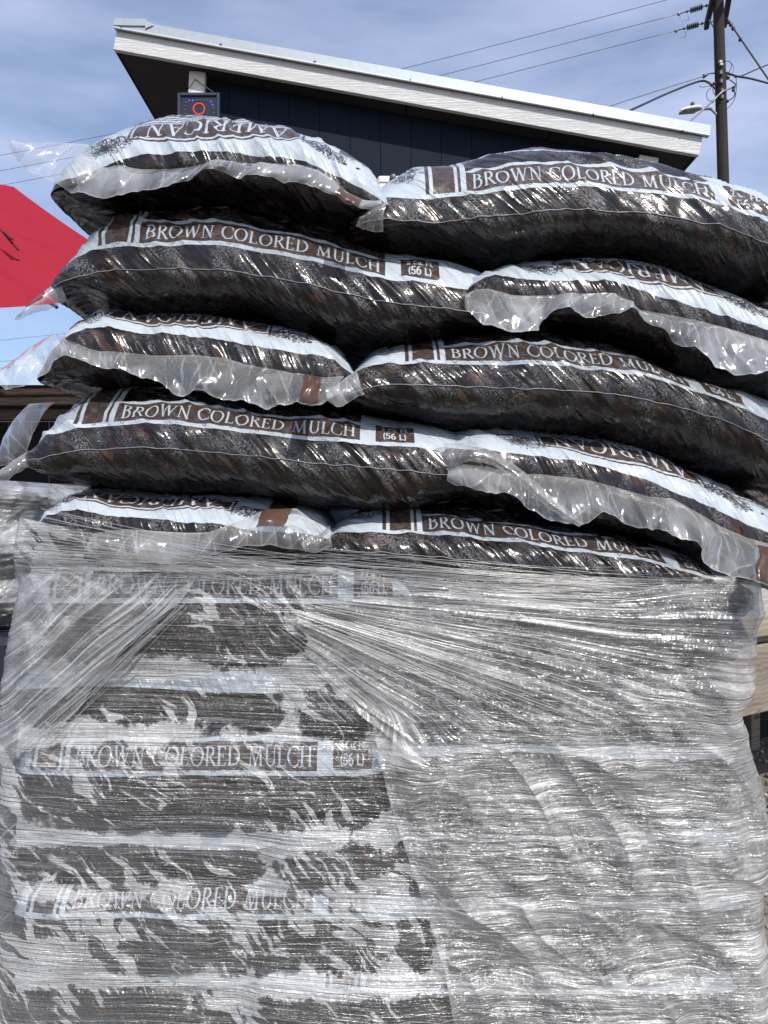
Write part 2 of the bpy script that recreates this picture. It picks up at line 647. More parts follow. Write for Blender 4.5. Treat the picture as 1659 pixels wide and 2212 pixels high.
def side_print():
    s = Sheet(0.86, 0.34, 2600)
    rnd = random.Random(3)
    u = lambda px: (px - 250) * 0.00079 + 0.20          # text starts at u = 0.20
    V0, V1, V2, V3 = 0.000, 0.0085, 0.056, 0.0645
    s.rect(0, V0, u(152), .30, WHITE_INK)                # white field at the left end
    tree_print(s, u(118), .085, .05, -1.9, rnd)
    tree_print(s, u(112), .115, .05, -1.4, rnd)
    s.rect(u(152), V0, u(160), .34, BROWN_INK)
    s.rect(u(160), V0, u(168), .34, WHITE_INK)
    s.rect(u(168), V0, u(215), .34, BROWN_INK)
    s.rect(u(215), V0, u(222), .34, WHITE_INK)
    s.rect(u(222), V0, u(228), .34, BROWN_INK)
    s.rect(u(228), V0, u(240), .34, WHITE_INK)
    s.rect(u(240), V1, u(772), V2, BROWN_INK)
    s.rect(u(240), V2, u(772), V3, WHITE_INK)
    s.rect(u(152), V0, u(1045), V1, WHITE_INK)
    s.rect(u(772), V0, u(1045), .13, WHITE_INK)
    s.rect(u(806), V1 + .001, u(890), V2 + .012, BROWN_INK)
    s.rect(u(240), .125, u(772), .133, WHITE_INK)        # the panel on the upper face
    s.rect(u(240), .133, u(772), .24, BROWN_INK)
    s.rect(u(240), .24, u(772), .25, WHITE_INK)
    text(s, 'BROWN COLORED MULCH', u(252), V1 + .0075, .0315, u(762) - u(252), WHITE_INK, track=.05)
    text(s, '2 Cu. Ft.', u(819), V1 + .0345, .017, u(878) - u(819), WHITE_INK, SANS, .06)
    text(s, '(56 L)', u(821), V1 + .0085, .0205, u(874) - u(821), WHITE_INK, SANS, .06)
    for k in range(9):                                   # punched air holes along the strip
        uu, vv = u(200 + k * 58) + rnd.uniform(-.004, .004), V1 + rnd.uniform(-.002, .002)
        for q in range(5):
            a = math.pi * (1 + q / 5)
            s.seg((uu + .003 * math.cos(a), vv + .003 * math.sin(a)), (uu + .003 * math.cos(a + .6), vv + .003 * math.sin(a + .6)), .0012, .0012, HOLE)
    return s.image('side_print')


def end_print():
    s = Sheet(0.64, 0.34, 2600)
    rnd = random.Random(9)
    m = 0.32                                             # middle of the panel
    arc = lambda u: 0.022 * ((u - m) / .16) ** 2
    s.field(lambda u, v: np.maximum(.0 + .010 * np.sin((u - .05) * 9) - v, v - .34), WHITE_INK)
    s.field(lambda u, v: np.maximum(np.maximum(.055 + .0 * u - v, v - .0), np.abs(u - m) - .5), WHITE_INK)
    hexa = lambda off: (lambda u, v: np.maximum(np.maximum(.027 + off + arc(u) - v, v - (.100 - off)), np.abs(u - m) - (.146 - off)))
    s.field(hexa(0), BROWN_INK)
    s.field(hexa(.004), WHITE_INK)
    s.field(hexa(.008), BROWN_INK)
    text(s, 'AMERICAN', m - .118, .047, .042, .236, WHITE_INK, track=.06, flip=True)
    for k, (v0, v1) in enumerate(((.108, .113), (.120, .126))):
        s.rect(m - .14, v0, m + .14, v1, BROWN_INK)
    s.rect(m - .16, .134, m + .16, .20, BROWN_INK)
    text(s, 'MULCH', m - .12, .146, .04, .24, WHITE_INK, track=.1, flip=True)
    for sg in (-1, 1):
        for q in range(2):
            tree_print(s, m + sg * .176 + q * .022 - .011, .074 - q * .006, .060, -math.pi / 2 + sg * .1, rnd, .6)
    s.rect(m + .205, .07, m + .25, .34, BROWN_INK)
    s.rect(m + .205, .062, m + .26, .067, BROWN_INK)
    for _ in range(3):
        a = (rnd.uniform(.5, .56), rnd.uniform(.03, .05))
        s.seg(a, (a[0] + .004, a[1] + .003), .004, .003, HOLE)
    return s.image('end_print')


IMG_SIDE, IMG_END = side_print(), end_print()
SIDE_SZ, END_SZ = (0.86, 0.34), (0.64, 0.34)


def bag_mat(name, img, size, wr_rot, dew=1.0):
    """Clear glossy film on dark brown mulch, printed in places; UV is in metres."""
    t = NT(name)
    uv = t.uv()
    uvp = t.uv('print')
    im = t.n('TexImage', image=img, extension='CLIP', interpolation='Cubic')
    t.put(im.inputs['Vector'], t.mapping(uvp, (1 / size[0], 1 / size[1], 1)))
    ink, cover = im.outputs['Color'], im.outputs['Alpha']
    # mulch chips pressed against the film
    wob = t.n('TexNoise')
    t.put(wob.inputs['Vector'], uv)
    wob.inputs['Scale'].default_value = 30
    vv = t.mix(0.02, uv, wob.outputs['Color'], 'ADD')
    chipc = t.voro(t.rs(vv, .7, (1, 2.3, 1)), 46, out='Color')
    chip = t.n('SeparateColor')
    t.put(chip.inputs[0], chipc)
    fib = t.noise(t.rs(uv, .5, (60, 400, 1)), 1, 4, .6)
    base = t.ramp(chip.outputs[0], [(0.0, (.004, .003, .003)), (.45, (.009, .0062, .0055)), (.75, (.016, .0095, .0072)), (.93, (.034, .017, .011)), (1, (.075, .038, .021))])
    base = t.mix(t.math('MULTIPLY', fib, .6), base, (.006, .005, .005))
    # dew under the clear film
    n1 = t.noise(t.rs(uv, -wr_rot, (26, 10, 1)), 1, 4, .6)
    n2 = t.voro(uv, 330, out='Distance')
    n3 = t.noise(uv, 300, 3, .7)
    patch = t.mr(n1, .47, .60)
    spk = t.math('MULTIPLY', t.mr(n3, .40, .60), t.mr(n2, .75, .30))
    sep = t.n('SeparateXYZ')
    t.put(sep.inputs[0], uv)
    vfade = t.math('MULTIPLY', t.mr(sep.outputs[1], -.06, .03), t.mr(sep.outputs[1], .30, .14))
    film = t.mr(t.noise(t.rs(uv, -wr_rot, (34, 9, 1)), 1, 4, .6), .45, .75)       # milky patches of loose film
    dewf = t.math('MULTIPLY', t.math('MULTIPLY', patch, spk), t.math('MULTIPLY', vfade, dew), clamp=True)
    clear = t.mix(t.math('MULTIPLY', dewf, .85), base, (.44, .45, .47))
    clear = t.mix(t.math('MULTIPLY', film, t.math('MULTIPLY_ADD', vfade, .06, .012)), clear, (.34, .34, .36))
    # ink is thinner and marked in places, drops sit on it
    wear = t.mr(t.noise(uv, 55, 5, .7), .50, .75)
    drop = t.mr(t.voro(uv, 120, out='Distance', rnd=1), .12, .07)
    dmask = t.mr(t.noise(uv, 26, 2), .52, .62)
    inkc = t.mix(t.math('MULTIPLY', wear, .38), ink, (.24, .27, .30), 'MIX')
    inkc = t.mix(t.math('MULTIPLY', t.math('MULTIPLY', drop, dmask), .4), inkc, (.16, .18, .2))
    colr = t.mix(cover, clear, inkc)
    # fine wrinkles running down the slope of the film
    b1 = t.noise(t.rs(uv, -wr_rot, (46, 4.5, 1)), 1, 2, .5, .5)
    b2 = t.noise(t.rs(uv, -wr_rot - .2, (230, 22, 1)), 1, 3, .6, .6)
    b1 = t.math('POWER', t.math('SUBTRACT', 1, t.math('ABSOLUTE', t.math('MULTIPLY_ADD', b1, 2, -1))), 6)
    wm = t.mr(t.noise(uv, 8, 3, .55), .42, .62)
    b1 = t.math('MULTIPLY', b1, t.math('MULTIPLY_ADD', wm, .85, .15))
    h = t.math('ADD', t.math('MULTIPLY', b1, 1.0), t.math('MULTIPLY', t.math('MULTIPLY', b2, wm), .16))
    h2 = t.math('ADD', h, t.math('MULTIPLY', dewf, .5))
    nrm = t.bump(h2, .6, .005)
    nrm_c = t.bump(t.math('ADD', h, t.math('MULTIPLY', t.noise(uv, 120, 2), .25)), .5, .004)
    rough = t.mr(t.noise(uv, 40, 3), .3, .7, .16, .34)
    return t.done(t.principled(Base_Color=colr, Roughness=rough, Normal=nrm, Specular_IOR_Level=.22,
                               Coat_Weight=.4, Coat_Roughness=.125, Coat_Normal=nrm_c))


M_SIDE = bag_mat('printed_film_side', IMG_SIDE, SIDE_SZ, 0.75, .6)
M_END = bag_mat('printed_film_end', IMG_END, END_SZ, 0.5, .5)


def film_mat(name, base_a, gain, tint=(.80, .81, .82), rough=.13, bumps=(60, 160), attr=None, bstr=.6, gloss=.07):
    """Clear plastic sheet: mostly see-through, milky where it is creased or doubled."""
    t = NT(name)
    uv = t.uv()
    n1 = t.noise(uv, bumps[0], 3, .5, .5)
    n2 = t.noise(uv, bumps[1], 3, .6)
    cr = t.attr(attr) if attr else n1
    fr = t.n('LayerWeight')
    fr.inputs['Blend'].default_value = .35
    a = t.math('MULTIPLY_ADD', cr, gain, base_a)
    a = t.math('ADD', a, t.math('MULTIPLY', fr.outputs['Facing'], .30), clamp=True)
    nr = t.bump(t.math('ADD', n1, t.math('MULTIPLY', n2, .25)), bstr, .005)
    p = t.principled(Base_Color=tint, Roughness=.35, Normal=nr, Specular_IOR_Level=.5)
    tl = t.n('BsdfTranslucent')
    t.put(tl.inputs['Color'], tint)
    body = t.mixsh(.35, p, tl.outputs[0])
    g = t.n('BsdfGlossy')
    g.inputs['Roughness'].default_value = rough
    t.put(g.inputs['Color'], (.95, .95, .95))
    t.put(g.inputs['Normal'], nr)
    tr = t.n('BsdfTransparent')
    t.put(tr.inputs['Color'], (.97, .97, .97))
    sheet = t.mixsh(a, tr.outputs[0], body)
    fz = t.n('LayerWeight')
    fz.inputs['Blend'].default_value = .5
    t.put(fz.inputs['Normal'], nr)
    gf = t.math('MULTIPLY_ADD', t.math('POWER', fz.outputs['Facing'], 3.5), .7, gloss, clamp=True)
    return t.done(t.mixsh(gf, sheet, g.outputs[0]))


M_FLAP = film_mat('clear_flap_film', .10, .50, attr='crease', bumps=(20, 50), rough=.15, bstr=.12, gloss=.07)
M_TAB = simple('brown_printed_film', (.085, .045, .032), .25, var=.2, bump=.1)
M_SEAM = simple('seam_film', (.26, .26, .27), .3, var=.2)

# ---------------------------------------------------------------- the bags
FRONT_PTS = []        # front surface points of the bags under the stretch film, for hanging the film on them
BAGS = {}


def solve_edge(target, zs, yf, R, sign, n):
    """Height (top: sign=+1, bottom: -1) at which the curved shoulder just touches the sight line of a pixel row."""
    t = np.linspace(0, 1, 40)[None, :]
    g = (1 - (1 - t) ** n) ** (1 / n)
    lo, hi = np.zeros_like(zs), np.full_like(zs, .5)
    for _ in range(30):
        mid = (lo + hi) / 2
        z = zs[:, None] + sign * mid[:, None] * g
        py = CY - (z - EYE) * F / (yf + R * t)
        e = py.min(1) if sign > 0 else py.max(1)
        over = (e < target) if sign > 0 else (e > target)
        hi = np.where(over, mid, hi)
        lo = np.where(over, lo, mid)
    return (lo + hi) / 2


def make_bag(key, kind, label, top, seam, bot, text_px, yf=1.20, depth=.50, nu=230, tip=(.045, .045), v0=.042, wr=1.0,
             lean=None, seed=0, hide=False, R=None, closed_ends=True):
    x_px0, x_px1 = max(top[0][0], seam[0][0]), min(top[-1][0], seam[-1][0])
    grow = 26 if R is None else 10                           # the tapered tips lie outside the outline points
    x0, x1 = X(x_px0 - grow, yf), X(x_px1 + grow * .6, yf)
    L = x1 - x0
    q = np.linspace(0, 1, nu)
    q = q + 0.04 * np.sin(2 * np.pi * (q - .5)) * -1          # denser at both ends
    xs = x0 + L * q
    px = xs / yf * F + CX
    sm = nu / 90
    pt, ps, pb = [curve(c, px, sm) for c in (top, seam, bot)]
    zs = EYE - (ps - CY) / F * yf
    R = R or (.21 if kind == 'side' else .23)
    n = 2.1 if R > .1 else 3.4
    Ht = solve_edge(pt, zs, yf, R, 1, n)
    RB, nb_ = (R if R < .1 else .135), 2.5
    Hb = solve_edge(pb, zs, yf, RB, -1, nb_)
    dl, dr = (xs - x0) / tip[0], (x1 - xs) / tip[1]
    tp = np.minimum(np.sqrt(np.clip(1 - (1 - np.clip(dl, 0, 1)) ** 2, 0, 1)), np.sqrt(np.clip(1 - (1 - np.clip(dr, 0, 1)) ** 2, 0, 1)))
    tp = .04 + .96 * tp
    Ht, Hb = gauss1(Ht, sm) * tp, gauss1(Hb, sm) * tp
    # cross-section angles: front upper quarter, back, front lower quarter
    th = np.concatenate([np.linspace(0, 90, 62), np.linspace(90, 270, 26)[1:-1], np.linspace(270, 360, 46)])
    th = np.radians(th)
    nv = len(th)
    c, s_ = np.cos(th), np.sin(th)
    e = np.where(s_ >= 0, 2 / n, 2 / nb_)
    cc, ss = np.sign(c) * np.abs(c) ** e, np.sign(s_) * np.abs(s_) ** e
    Rv = np.where(s_ >= 0, R, RB)[None, :]
    # plan outline: corners rounded
    r_ = np.abs(2 * q - 1)
    pull = (1 - (1 - np.clip(r_, 0, 1) ** 14) ** .5) * .075
    y_fr, y_bk = yf + pull, yf + depth - pull
    # front quarter radius R, flat middle, back quarter
    yy = np.where(c[None, :] >= 0, y_fr[:, None] + Rv - Rv * cc[None, :], y_bk[:, None] - Rv - Rv * cc[None, :])
    zz = zs[:, None] + np.where(s_[None, :] >= 0, Ht[:, None] * ss[None, :], Hb[:, None] * ss[None, :])
    xx = np.repeat(xs[:, None], nv, 1)
    G = np.stack([xx, yy, zz], -1)
    # metres along and round the film, from the seam
    d = np.linalg.norm(np.diff(G, axis=1), axis=2)
    arc = np.concatenate([np.zeros((nu, 1)), np.cumsum(d, 1)], 1)
    tot = arc[:, -1:]
    V = np.where(th[None, :] <= math.radians(200), arc, arc - tot)
    U = xx - x0
    # lumps and wrinkles
    du, dv = np.gradient(G, axis=0), np.gradient(G, axis=1)
    N = np.cross(dv, du)
    N /= np.linalg.norm(N, axis=2, keepdims=True) + 1e-9
    ctr = G.mean(axis=1, keepdims=True)
    flip = np.sign(((G - ctr) * N).sum(2).mean())
    N *= flip
    rot = .82 if kind == 'side' else .5
    a = U * math.cos(rot) - (-V) * math.sin(rot) * -1
    a = U * math.cos(rot) + V * math.sin(rot)
    b = -U * math.sin(rot) + V * math.cos(rot)
    sd = seed * 3 + 1
    h = .0075 * perlin(U * 7, V * 7, sd) + .0028 * perlin(U * 22, V * 22, sd + 1)
    wm = sstep(-.09, .03, V) * .7 + .5
    rd = ridge(a * 24, b * 3.2, sd + 2)
    h = h + wr * wm * (.0050 * (rd ** 4 - .3) * sstep(-.35, .35, perlin(U * 5, V * 7, sd + 5) + .15) + .0013 * (ridge(a * 75, b * 9, sd + 3) ** 3))
    endw = np.exp(-np.minimum(dl * tip[0], dr * tip[1]) / .06)[:, None]
    h = h + endw * .005 * (ridge(V * 42 + U * 6, U * 9, sd + 4) ** 3 - .4)
    h = h * (.25 + .75 * tp[:, None])
    h[:, -1] = h[:, 0]
    G = G + N * h[..., None]
    if hide:
        FRONT_PTS.append(G[:, np.r_[0:62, nv - 46:nv]].reshape(-1, 3))
    BAGS[key] = dict(G=G, yf=yf, x0=x0)
    zb = float((zs - Hb).min())
    root = thing('mulch_bag', (float((x0 + x1) / 2), yf + depth / 2, zb), label, 'mulch bag', 'stacked mulch bags')
    if kind == 'side':
        uoff = 0.20 - (X(text_px, yf) - x0)
    else:
        uoff = 0.32 - (X(text_px, yf) - x0)
    UVm = np.stack([U, V], -1).reshape(-1, 2) + np.array([seed * .713, 0])
    UVp = np.stack([U + uoff, V - v0], -1).reshape(-1, 2)
    body = mesh_obj('bag_body', G.reshape(-1, 3), grid_faces(nu, nv), M_SIDE if kind == 'side' else M_END, root, True, {'UVMap': UVm, 'print': UVp})
    if kind == 'side':                                     # the fold line of the film along the front
        gx = G[:, 0] + N[:, 0] * .0012
        i0 = int(nu * .03)
        pts = gx[i0:nu - i0:2]
        jit = np.stack([np.zeros(len(pts)), np.zeros(len(pts)), .0025 * perlin(pts[:, 0] * 40, pts[:, 0] * 3, sd)], -1)
        mb = MB().tube([tuple(p) for p in (pts + jit)], .0007, 5)
        mb.build('film_seam', M_SEAM, root, True)
    return root


SEALS = dict(nu=230)
B = {}
B['L1R'] = make_bag('L1R', 'side', 'top right mulch bag lettered BROWN COLORED MULCH with nothing stacked on it',
    [(772, 460), (800, 425), (850, 395), (905, 360), (1055, 340), (1180, 327), (1330, 337), (1480, 362), (1659, 410), (1780, 470)],
    [(772, 482), (829, 475), (919, 480), (1030, 472), (1270, 452), (1420, 462), (1555, 492), (1659, 525), (1780, 570)],
    [(772, 510), (830, 548), (950, 562), (1075, 583), (1270, 560), (1400, 568), (1560, 610), (1659, 642), (1780, 690)],
    1020, yf=1.19, tip=(.06, .1), seed=1)
B['L1L'] = make_bag('L1L', 'end', 'topmost left mulch bag printed AMERICAN upside down, a clear flap drooping from its front',
    [(108, 372), (160, 325), (200, 293), (250, 268), (330, 253), (420, 250), (560, 268), (640, 288), (720, 318), (780, 352), (838, 412)],
    [(108, 405), (160, 402), (220, 385), (290, 362), (370, 360), (465, 348), (560, 352), (645, 358), (720, 388), (780, 418), (838, 445)],
    [(108, 415), (160, 440), (225, 465), (350, 459), (440, 455), (550, 470), (650, 492), (770, 520), (838, 500)],
    462, yf=1.17, depth=.8, tip=(.06, .05), v0=.008, seed=2)
B['L2L'] = make_bag('L2L', 'side', 'mulch bag lettered BROWN COLORED MULCH directly under the topmost left bag, beside the red umbrella',
    [(98, 600), (120, 572), (160, 525), (215, 468), (300, 452), (450, 450), (550, 470), (700, 500), (770, 515), (830, 550), (950, 566), (1060, 585), (1085, 600)],
    [(98, 618), (160, 600), (240, 582), (400, 580), (500, 585), (650, 612), (825, 655), (1015, 672), (1085, 680)],
    [(98, 625), (140, 657), (215, 686), (350, 684), (525, 692), (650, 724), (750, 754), (830, 752), (980, 735), (1085, 722)],
    305, yf=1.20, seed=3)
B['L2R'] = make_bag('L2R', 'end', 'right mulch bag under the top right bag, crumpled clear flap hanging across its front',
    [(998, 625), (1040, 600), (1080, 586), (1180, 566), (1270, 556), (1370, 564), (1480, 580), (1600, 618), (1720, 670), (1800, 700)],
    [(998, 640), (1060, 622), (1180, 642), (1330, 645), (1455, 682), (1580, 712), (1720, 760), (1800, 790)],
    [(998, 690), (1080, 724), (1180, 726), (1270, 722), (1370, 748), (1500, 802), (1600, 832), (1720, 860), (1800, 880)],
    1398, yf=1.20, depth=.8, v0=.022, seed=4)
B['L3L'] = make_bag('L3L', 'end', 'left mulch bag third from the top with a long crumpled flap ending in a tab',
    [(82, 800), (120, 725), (170, 670), (250, 678), (400, 684), (550, 692), (650, 720), (720, 748), (754, 780)],
    [(82, 815), (150, 775), (200, 756), (330, 768), (480, 772), (560, 792), (700, 814), (754, 818)],
    [(82, 832), (150, 845), (250, 842), (350, 836), (500, 872), (600, 882), (700, 882), (754, 855)],
    390, yf=1.20, depth=.8, v0=.034, seed=5)
B['L3R'] = make_bag('L3R', 'side', 'right mulch bag third from the top, its BROWN COLORED MULCH cut by the bag above',
    [(732, 840), (770, 785), (830, 752), (980, 732), (1075, 724), (1200, 726), (1370, 748), (1500, 800), (1600, 828), (1659, 842), (1860, 925)],
    [(732, 858), (790, 838), (830, 833), (1000, 835), (1180, 843), (1330, 853), (1455, 876), (1555, 908), (1659, 953), (1860, 1040)],
    [(732, 865), (770, 888), (830, 900), (965, 926), (1040, 932), (1155, 925), (1330, 948), (1480, 983), (1659, 1045), (1860, 1120)],
    975, yf=1.20, tip=(.06, .1), seed=6)
B['L4L'] = make_bag('L4L', 'side', 'left mulch bag lettered BROWN COLORED MULCH fourth from the top, level with the plank fence',
    [(42, 968), (60, 935), (90, 892), (155, 844), (225, 836), (350, 832), (500, 866), (650, 880), (750, 888), (830, 902), (960, 924), (1035, 945), (1055, 960)],
    [(42, 1000), (60, 994), (175, 972), (340, 968), (500, 980), (650, 997), (829, 1013), (930, 1023), (1055, 1030)],
    [(42, 1008), (60, 1030), (80, 1044), (150, 1054), (350, 1062), (550, 1074), (625, 1087), (700, 1099), (830, 1100), (950, 1086), (1055, 1060)],
    250, yf=1.20, seed=7)
B['L4R'] = make_bag('L4R', 'end', 'right mulch bag with AMERICAN upside down, twisted clear flap hanging over the lettered bag below',
    [(935, 965), (990, 945), (1040, 932), (1080, 926), (1240, 926), (1330, 944), (1480, 980), (1600, 1028), (1659, 1046), (1760, 1085)],
    [(935, 985), (1000, 1002), (1140, 1024), (1280, 1040), (1405, 1075), (1520, 1115), (1620, 1165), (1760, 1215)],
    [(935, 1050), (1000, 1080), (1090, 1090), (1255, 1125), (1400, 1152), (1500, 1178), (1620, 1232), (1760, 1280)],
    1360, yf=1.20, depth=.8, v0=.024, seed=8)
B['L5L'] = make_bag('L5L', 'end', 'left bag half under the top edge of the film, printed trees on its white front',
    [(48, 1110), (80, 1068), (110, 1048), (250, 1055), (400, 1062), (550, 1072), (640, 1088), (690, 1110), (708, 1135)],
    [(48, 1172), (100, 1150), (150, 1140), (230, 1150), (330, 1150), (450, 1155), (560, 1166), (640, 1172), (708, 1180)],
    [(48, 1190), (150, 1215), (300, 1220), (450, 1225), (600, 1222), (708, 1205)],
    305, yf=1.20, depth=.8, v0=.018, seed=9, hide=True)
B['L5R'] = make_bag('L5R', 'side', 'right mulch bag lettered BROWN COLORED MULCH resting on the top edge of the stretch film',
    [(688, 1150), (710, 1128), (760, 1103), (840, 1093), (1000, 1088), (1100, 1098), (1250, 1128), (1400, 1150), (1500, 1175), (1620, 1215), (1650, 1230)],
    [(688, 1188), (760, 1190), (830, 1194), (980, 1206), (1130, 1222), (1255, 1242), (1450, 1275), (1650, 1300)],
    [(688, 1196), (740, 1225), (830, 1255), (1000, 1275), (1200, 1298), (1400, 1320), (1650, 1335)],
    925, yf=1.20, tip=(.07, .05), seed=10, hide=True)


def wrapped(key, kind, label, x0, x1, yt, ys, yb, tx, v0, seed, depth, yf=1.205):
    xs = [x0, x0 + 50, (x0 + x1) / 2, x1 - 50, x1]
    B[key] = make_bag(key, kind, label, [(x, yt + d) for x, d in zip(xs, (18, 5, -3, 5, 18))], [(x, ys + d) for x, d in zip(xs, (4, 0, 0, 2, 4))],
                      [(x, yb - d) for x, d in zip(xs, (14, 4, 0, 4, 14))], tx, yf=yf, depth=depth, nu=170, v0=v0, seed=seed, hide=True, R=.06, wr=.8)


wrapped('L6L', 'side', 'highest mulch bag reading BROWN COLORED MULCH that lies wholly inside the stretch film', 58, 905, 1214, 1350, 1434, 205, .037, 11, .5)
wrapped('L6R', 'end', 'mulch bag wholly behind the stretched fan of film strands at the right of the stack', 905, 1630, 1300, 1375, 1440, 1290, .04, 12, .8)
wrapped('L7L', 'end', 'film-covered mulch bag showing as a pale grey layer below the highest lettered wrapped bag', 18, 636, 1436, 1510, 1575, 330, .012, 13, .8, 1.222)
wrapped('L7R', 'side', 'wrapped mulch bag whose dark left end shows in the gap beside the torn outer film', 626, 1612, 1430, 1535, 1600, 880, .085, 14, .5)
wrapped('L8L', 'side', 'wrapped mulch bag whose 2 Cu. Ft. box shows in full beside the torn outer film', 16, 836, 1572, 1722, 1784, 160, .037, 15, .5)
wrapped('L8R', 'end', 'mulch bag behind the cloudy outer film just under the ridge of gathered strands', 836, 1600, 1592, 1690, 1776, 1220, .04, 16, .8)
wrapped('L9L', 'end', 'foggy film-covered mulch bag lying between the two lowest fully lettered bags', -4, 590, 1784, 1850, 1906, 300, .012, 17, .8, 1.222)
wrapped('L9R', 'side', 'wrapped mulch bag whose dark rounded left end lies right of the foggy low layer', 586, 1640, 1794, 1880, 1926, 850, .050, 18, .5, 1.198)
wrapped('L10L', 'side', 'lowest wrapped mulch bag with its whole BROWN COLORED MULCH line in view', 2, 955, 1898, 2034, 2092, 150, .038, 19, .5)
wrapped('L10R', 'end', 'mulch bag deep behind the cloudy outer film in the lower right of the stack', 955, 1645, 1926, 2020, 2090, 1300, .04, 20, .8)
wrapped('L11L', 'end', 'wrapped mulch bag at the lower left whose white strip shows above its dark front', -8, 548, 2084, 2160, 2216, 290, .024, 21, .8, 1.215)
wrapped('L11R', 'side', 'lowest wrapped bag beside the torn film edge, only the start of its lettering in sight', 530, 1645, 2092, 2206, 2262, 800, .042, 22, .5, 1.190)
wrapped('L12L', 'side', 'lowest mulch bag at the bottom left, mostly cut off by the picture edge', -10, 900, 2214, 2330, 2400, 150, .032, 23, .5)

# ---------------------------------------------------------------- ground
def ground():
    t = NT('dirt_and_gravel')
    co = t.coord('Object')
    n1 = t.noise(co, 1.3, 6, .6)
    n2 = t.noise(co, 45, 5, .7)
    v = t.voro(co, 55, out='Color')
    sp = t.n('SeparateColor')
    t.put(sp.inputs[0], v)
    c = t.ramp(n2, [(.3, (.10, .085, .068)), (.55, (.23, .195, .155)), (.8, (.36, .32, .27))])
    c = t.mix(t.math('MULTIPLY', sp.outputs[0], .45), c, (.30, .27, .24))
    c = t.mix(t.math('MULTIPLY', n1, .5), c, (.15, .125, .10))
    m = t.done(t.principled(Base_Color=c, Roughness=.95, Normal=t.bump(t.math('ADD', n2, t.math('MULTIPLY', sp.outputs[0], .5)), .8, .02)))
    g = np.linspace(0, 1, 60)
    far = np.concatenate([-np.geomspace(1200, 6, 14), np.linspace(-5, 5, 60), np.geomspace(6, 1200, 14)])
    gx, gy = np.meshgrid(far, far + 3, indexing='ij')
    near = np.exp(-(gx ** 2 + (gy - 3) ** 2) / 60)
    gz = -.0 + .02 * perlin(gx * 1.1, gy * 1.1, 3) * near
    tag(mesh_obj('ground', np.stack([gx, gy, gz], -1).reshape(-1, 3), grid_faces(len(far), len(far)), m, None, True), kind='structure')
    # loose stones beside the stack
    rnd = np.random.default_rng(4)
    N = 5200
    px_, py_ = rnd.uniform(.85, 3.2, N), rnd.uniform(1.5, 4.6, N)
    px_[:900] = rnd.uniform(-3, -1.1, 900)
    r = np.clip(rnd.lognormal(-4.75, .45, N), .004, .034)
    ico = np.array([(0, 0, 1), (.89, 0, .45), (.28, .85, .45), (-.72, .53, .45), (-.72, -.53, .45), (.28, -.85, .45),
                    (.72, .53, -.45), (-.28, .85, -.45), (-.89, 0, -.45), (-.28, -.85, -.45), (.72, -.53, -.45), (0, 0, -1)])
    fc = np.array([(0, 1, 2), (0, 2, 3), (0, 3, 4), (0, 4, 5), (0, 5, 1), (1, 6, 2), (2, 7, 3), (3, 8, 4), (4, 9, 5), (5, 10, 1),
                   (6, 7, 2), (7, 8, 3), (8, 9, 4), (9, 10, 5), (10, 6, 1), (11, 7, 6), (11, 8, 7), (11, 9, 8), (11, 10, 9), (11, 6, 10)])
    j = rnd.uniform(.7, 1.3, (N, 12, 3)) * ico[None] * r[:, None, None] * np.stack([rnd.uniform(.8, 1.4, N), rnd.uniform(.8, 1.3, N), rnd.uniform(.5, .8, N)], -1)[:, None, :]
    a = rnd.uniform(0, 6.28, N)
    ca, sa = np.cos(a)[:, None], np.sin(a)[:, None]
    vx = j[..., 0] * ca - j[..., 1] * sa + px_[:, None]
    vy = j[..., 0] * sa + j[..., 1] * ca + py_[:, None]
    vz = j[..., 2] + r[:, None] * .25 + .012
    st = NT('pebbles')
    rv = st.n('NewGeometry')
    cc = st.ramp(rv.outputs['Random Per Island'], [(0, (.10, .085, .07)), (.4, (.24, .21, .18)), (.7, (.38, .34, .29)), (1, (.5, .47, .43))])
    pm = st.done(st.principled(Base_Color=st.mix(st.math('MULTIPLY', st.noise(st.coord(), 90, 4), .5), cc, (.12, .1, .085)), Roughness=.9))
    V = np.stack([vx, vy, vz], -1).reshape(-1, 3)
    Fc = (fc[None] + np.arange(N)[:, None, None] * 12).reshape(-1, 3)
    tag(mesh_obj('gravel', V, Fc, pm), 'loose tan and grey gravel on the dirt beside the stack', 'gravel', kind='stuff')


ground()

# ---------------------------------------------------------------- building with the shed roof
M_NAVY = simple('navy_siding', (.005, .010, .022), .7, var=.25, scale=9, bump=.15, spec=.15)
M_SOFFIT = simple('dark_soffit', (.012, .011, .013), .8, var=.2, scale=6)
M_METAL = simple('galvanised_flashing', (.40, .445, .465), .42, metal=.35, var=.13, scale=26)
M_LIP = simple('flashing_lip', (.62, .64, .65), .4, metal=.2, var=.05)
M_SCREW = simple('screw_head', (.10, .10, .10), .5, metal=.6)
M_WHITE = simple('white_paint', (.66, .64, .60), .6, var=.1, scale=14, bump=.15)


def fascia_mat():
    t = NT('white_grained_fascia')
    co = t.coord()
    v = t.mapping(co, (3.5, 30, 46), (0, .177, 0))
    n = t.noise(v, 1, 6, .62, 1.2)
    r = t.math('POWER', t.math('SUBTRACT', 1, t.math('ABSOLUTE', t.math('MULTIPLY_ADD', n, 2, -1))), 4)
    c = t.mix(t.math('MULTIPLY', r, .35), (.65, .655, .65), (.50, .50, .49))
    c = t.mix(t.math('MULTIPLY', t.noise(co, 1.5, 4), .25), c, (.58, .58, .57))
    return t.done(t.principled(Base_Color=c, Roughness=.6, Normal=t.bump(t.math('SUBTRACT', 1, r), .5, .010)))


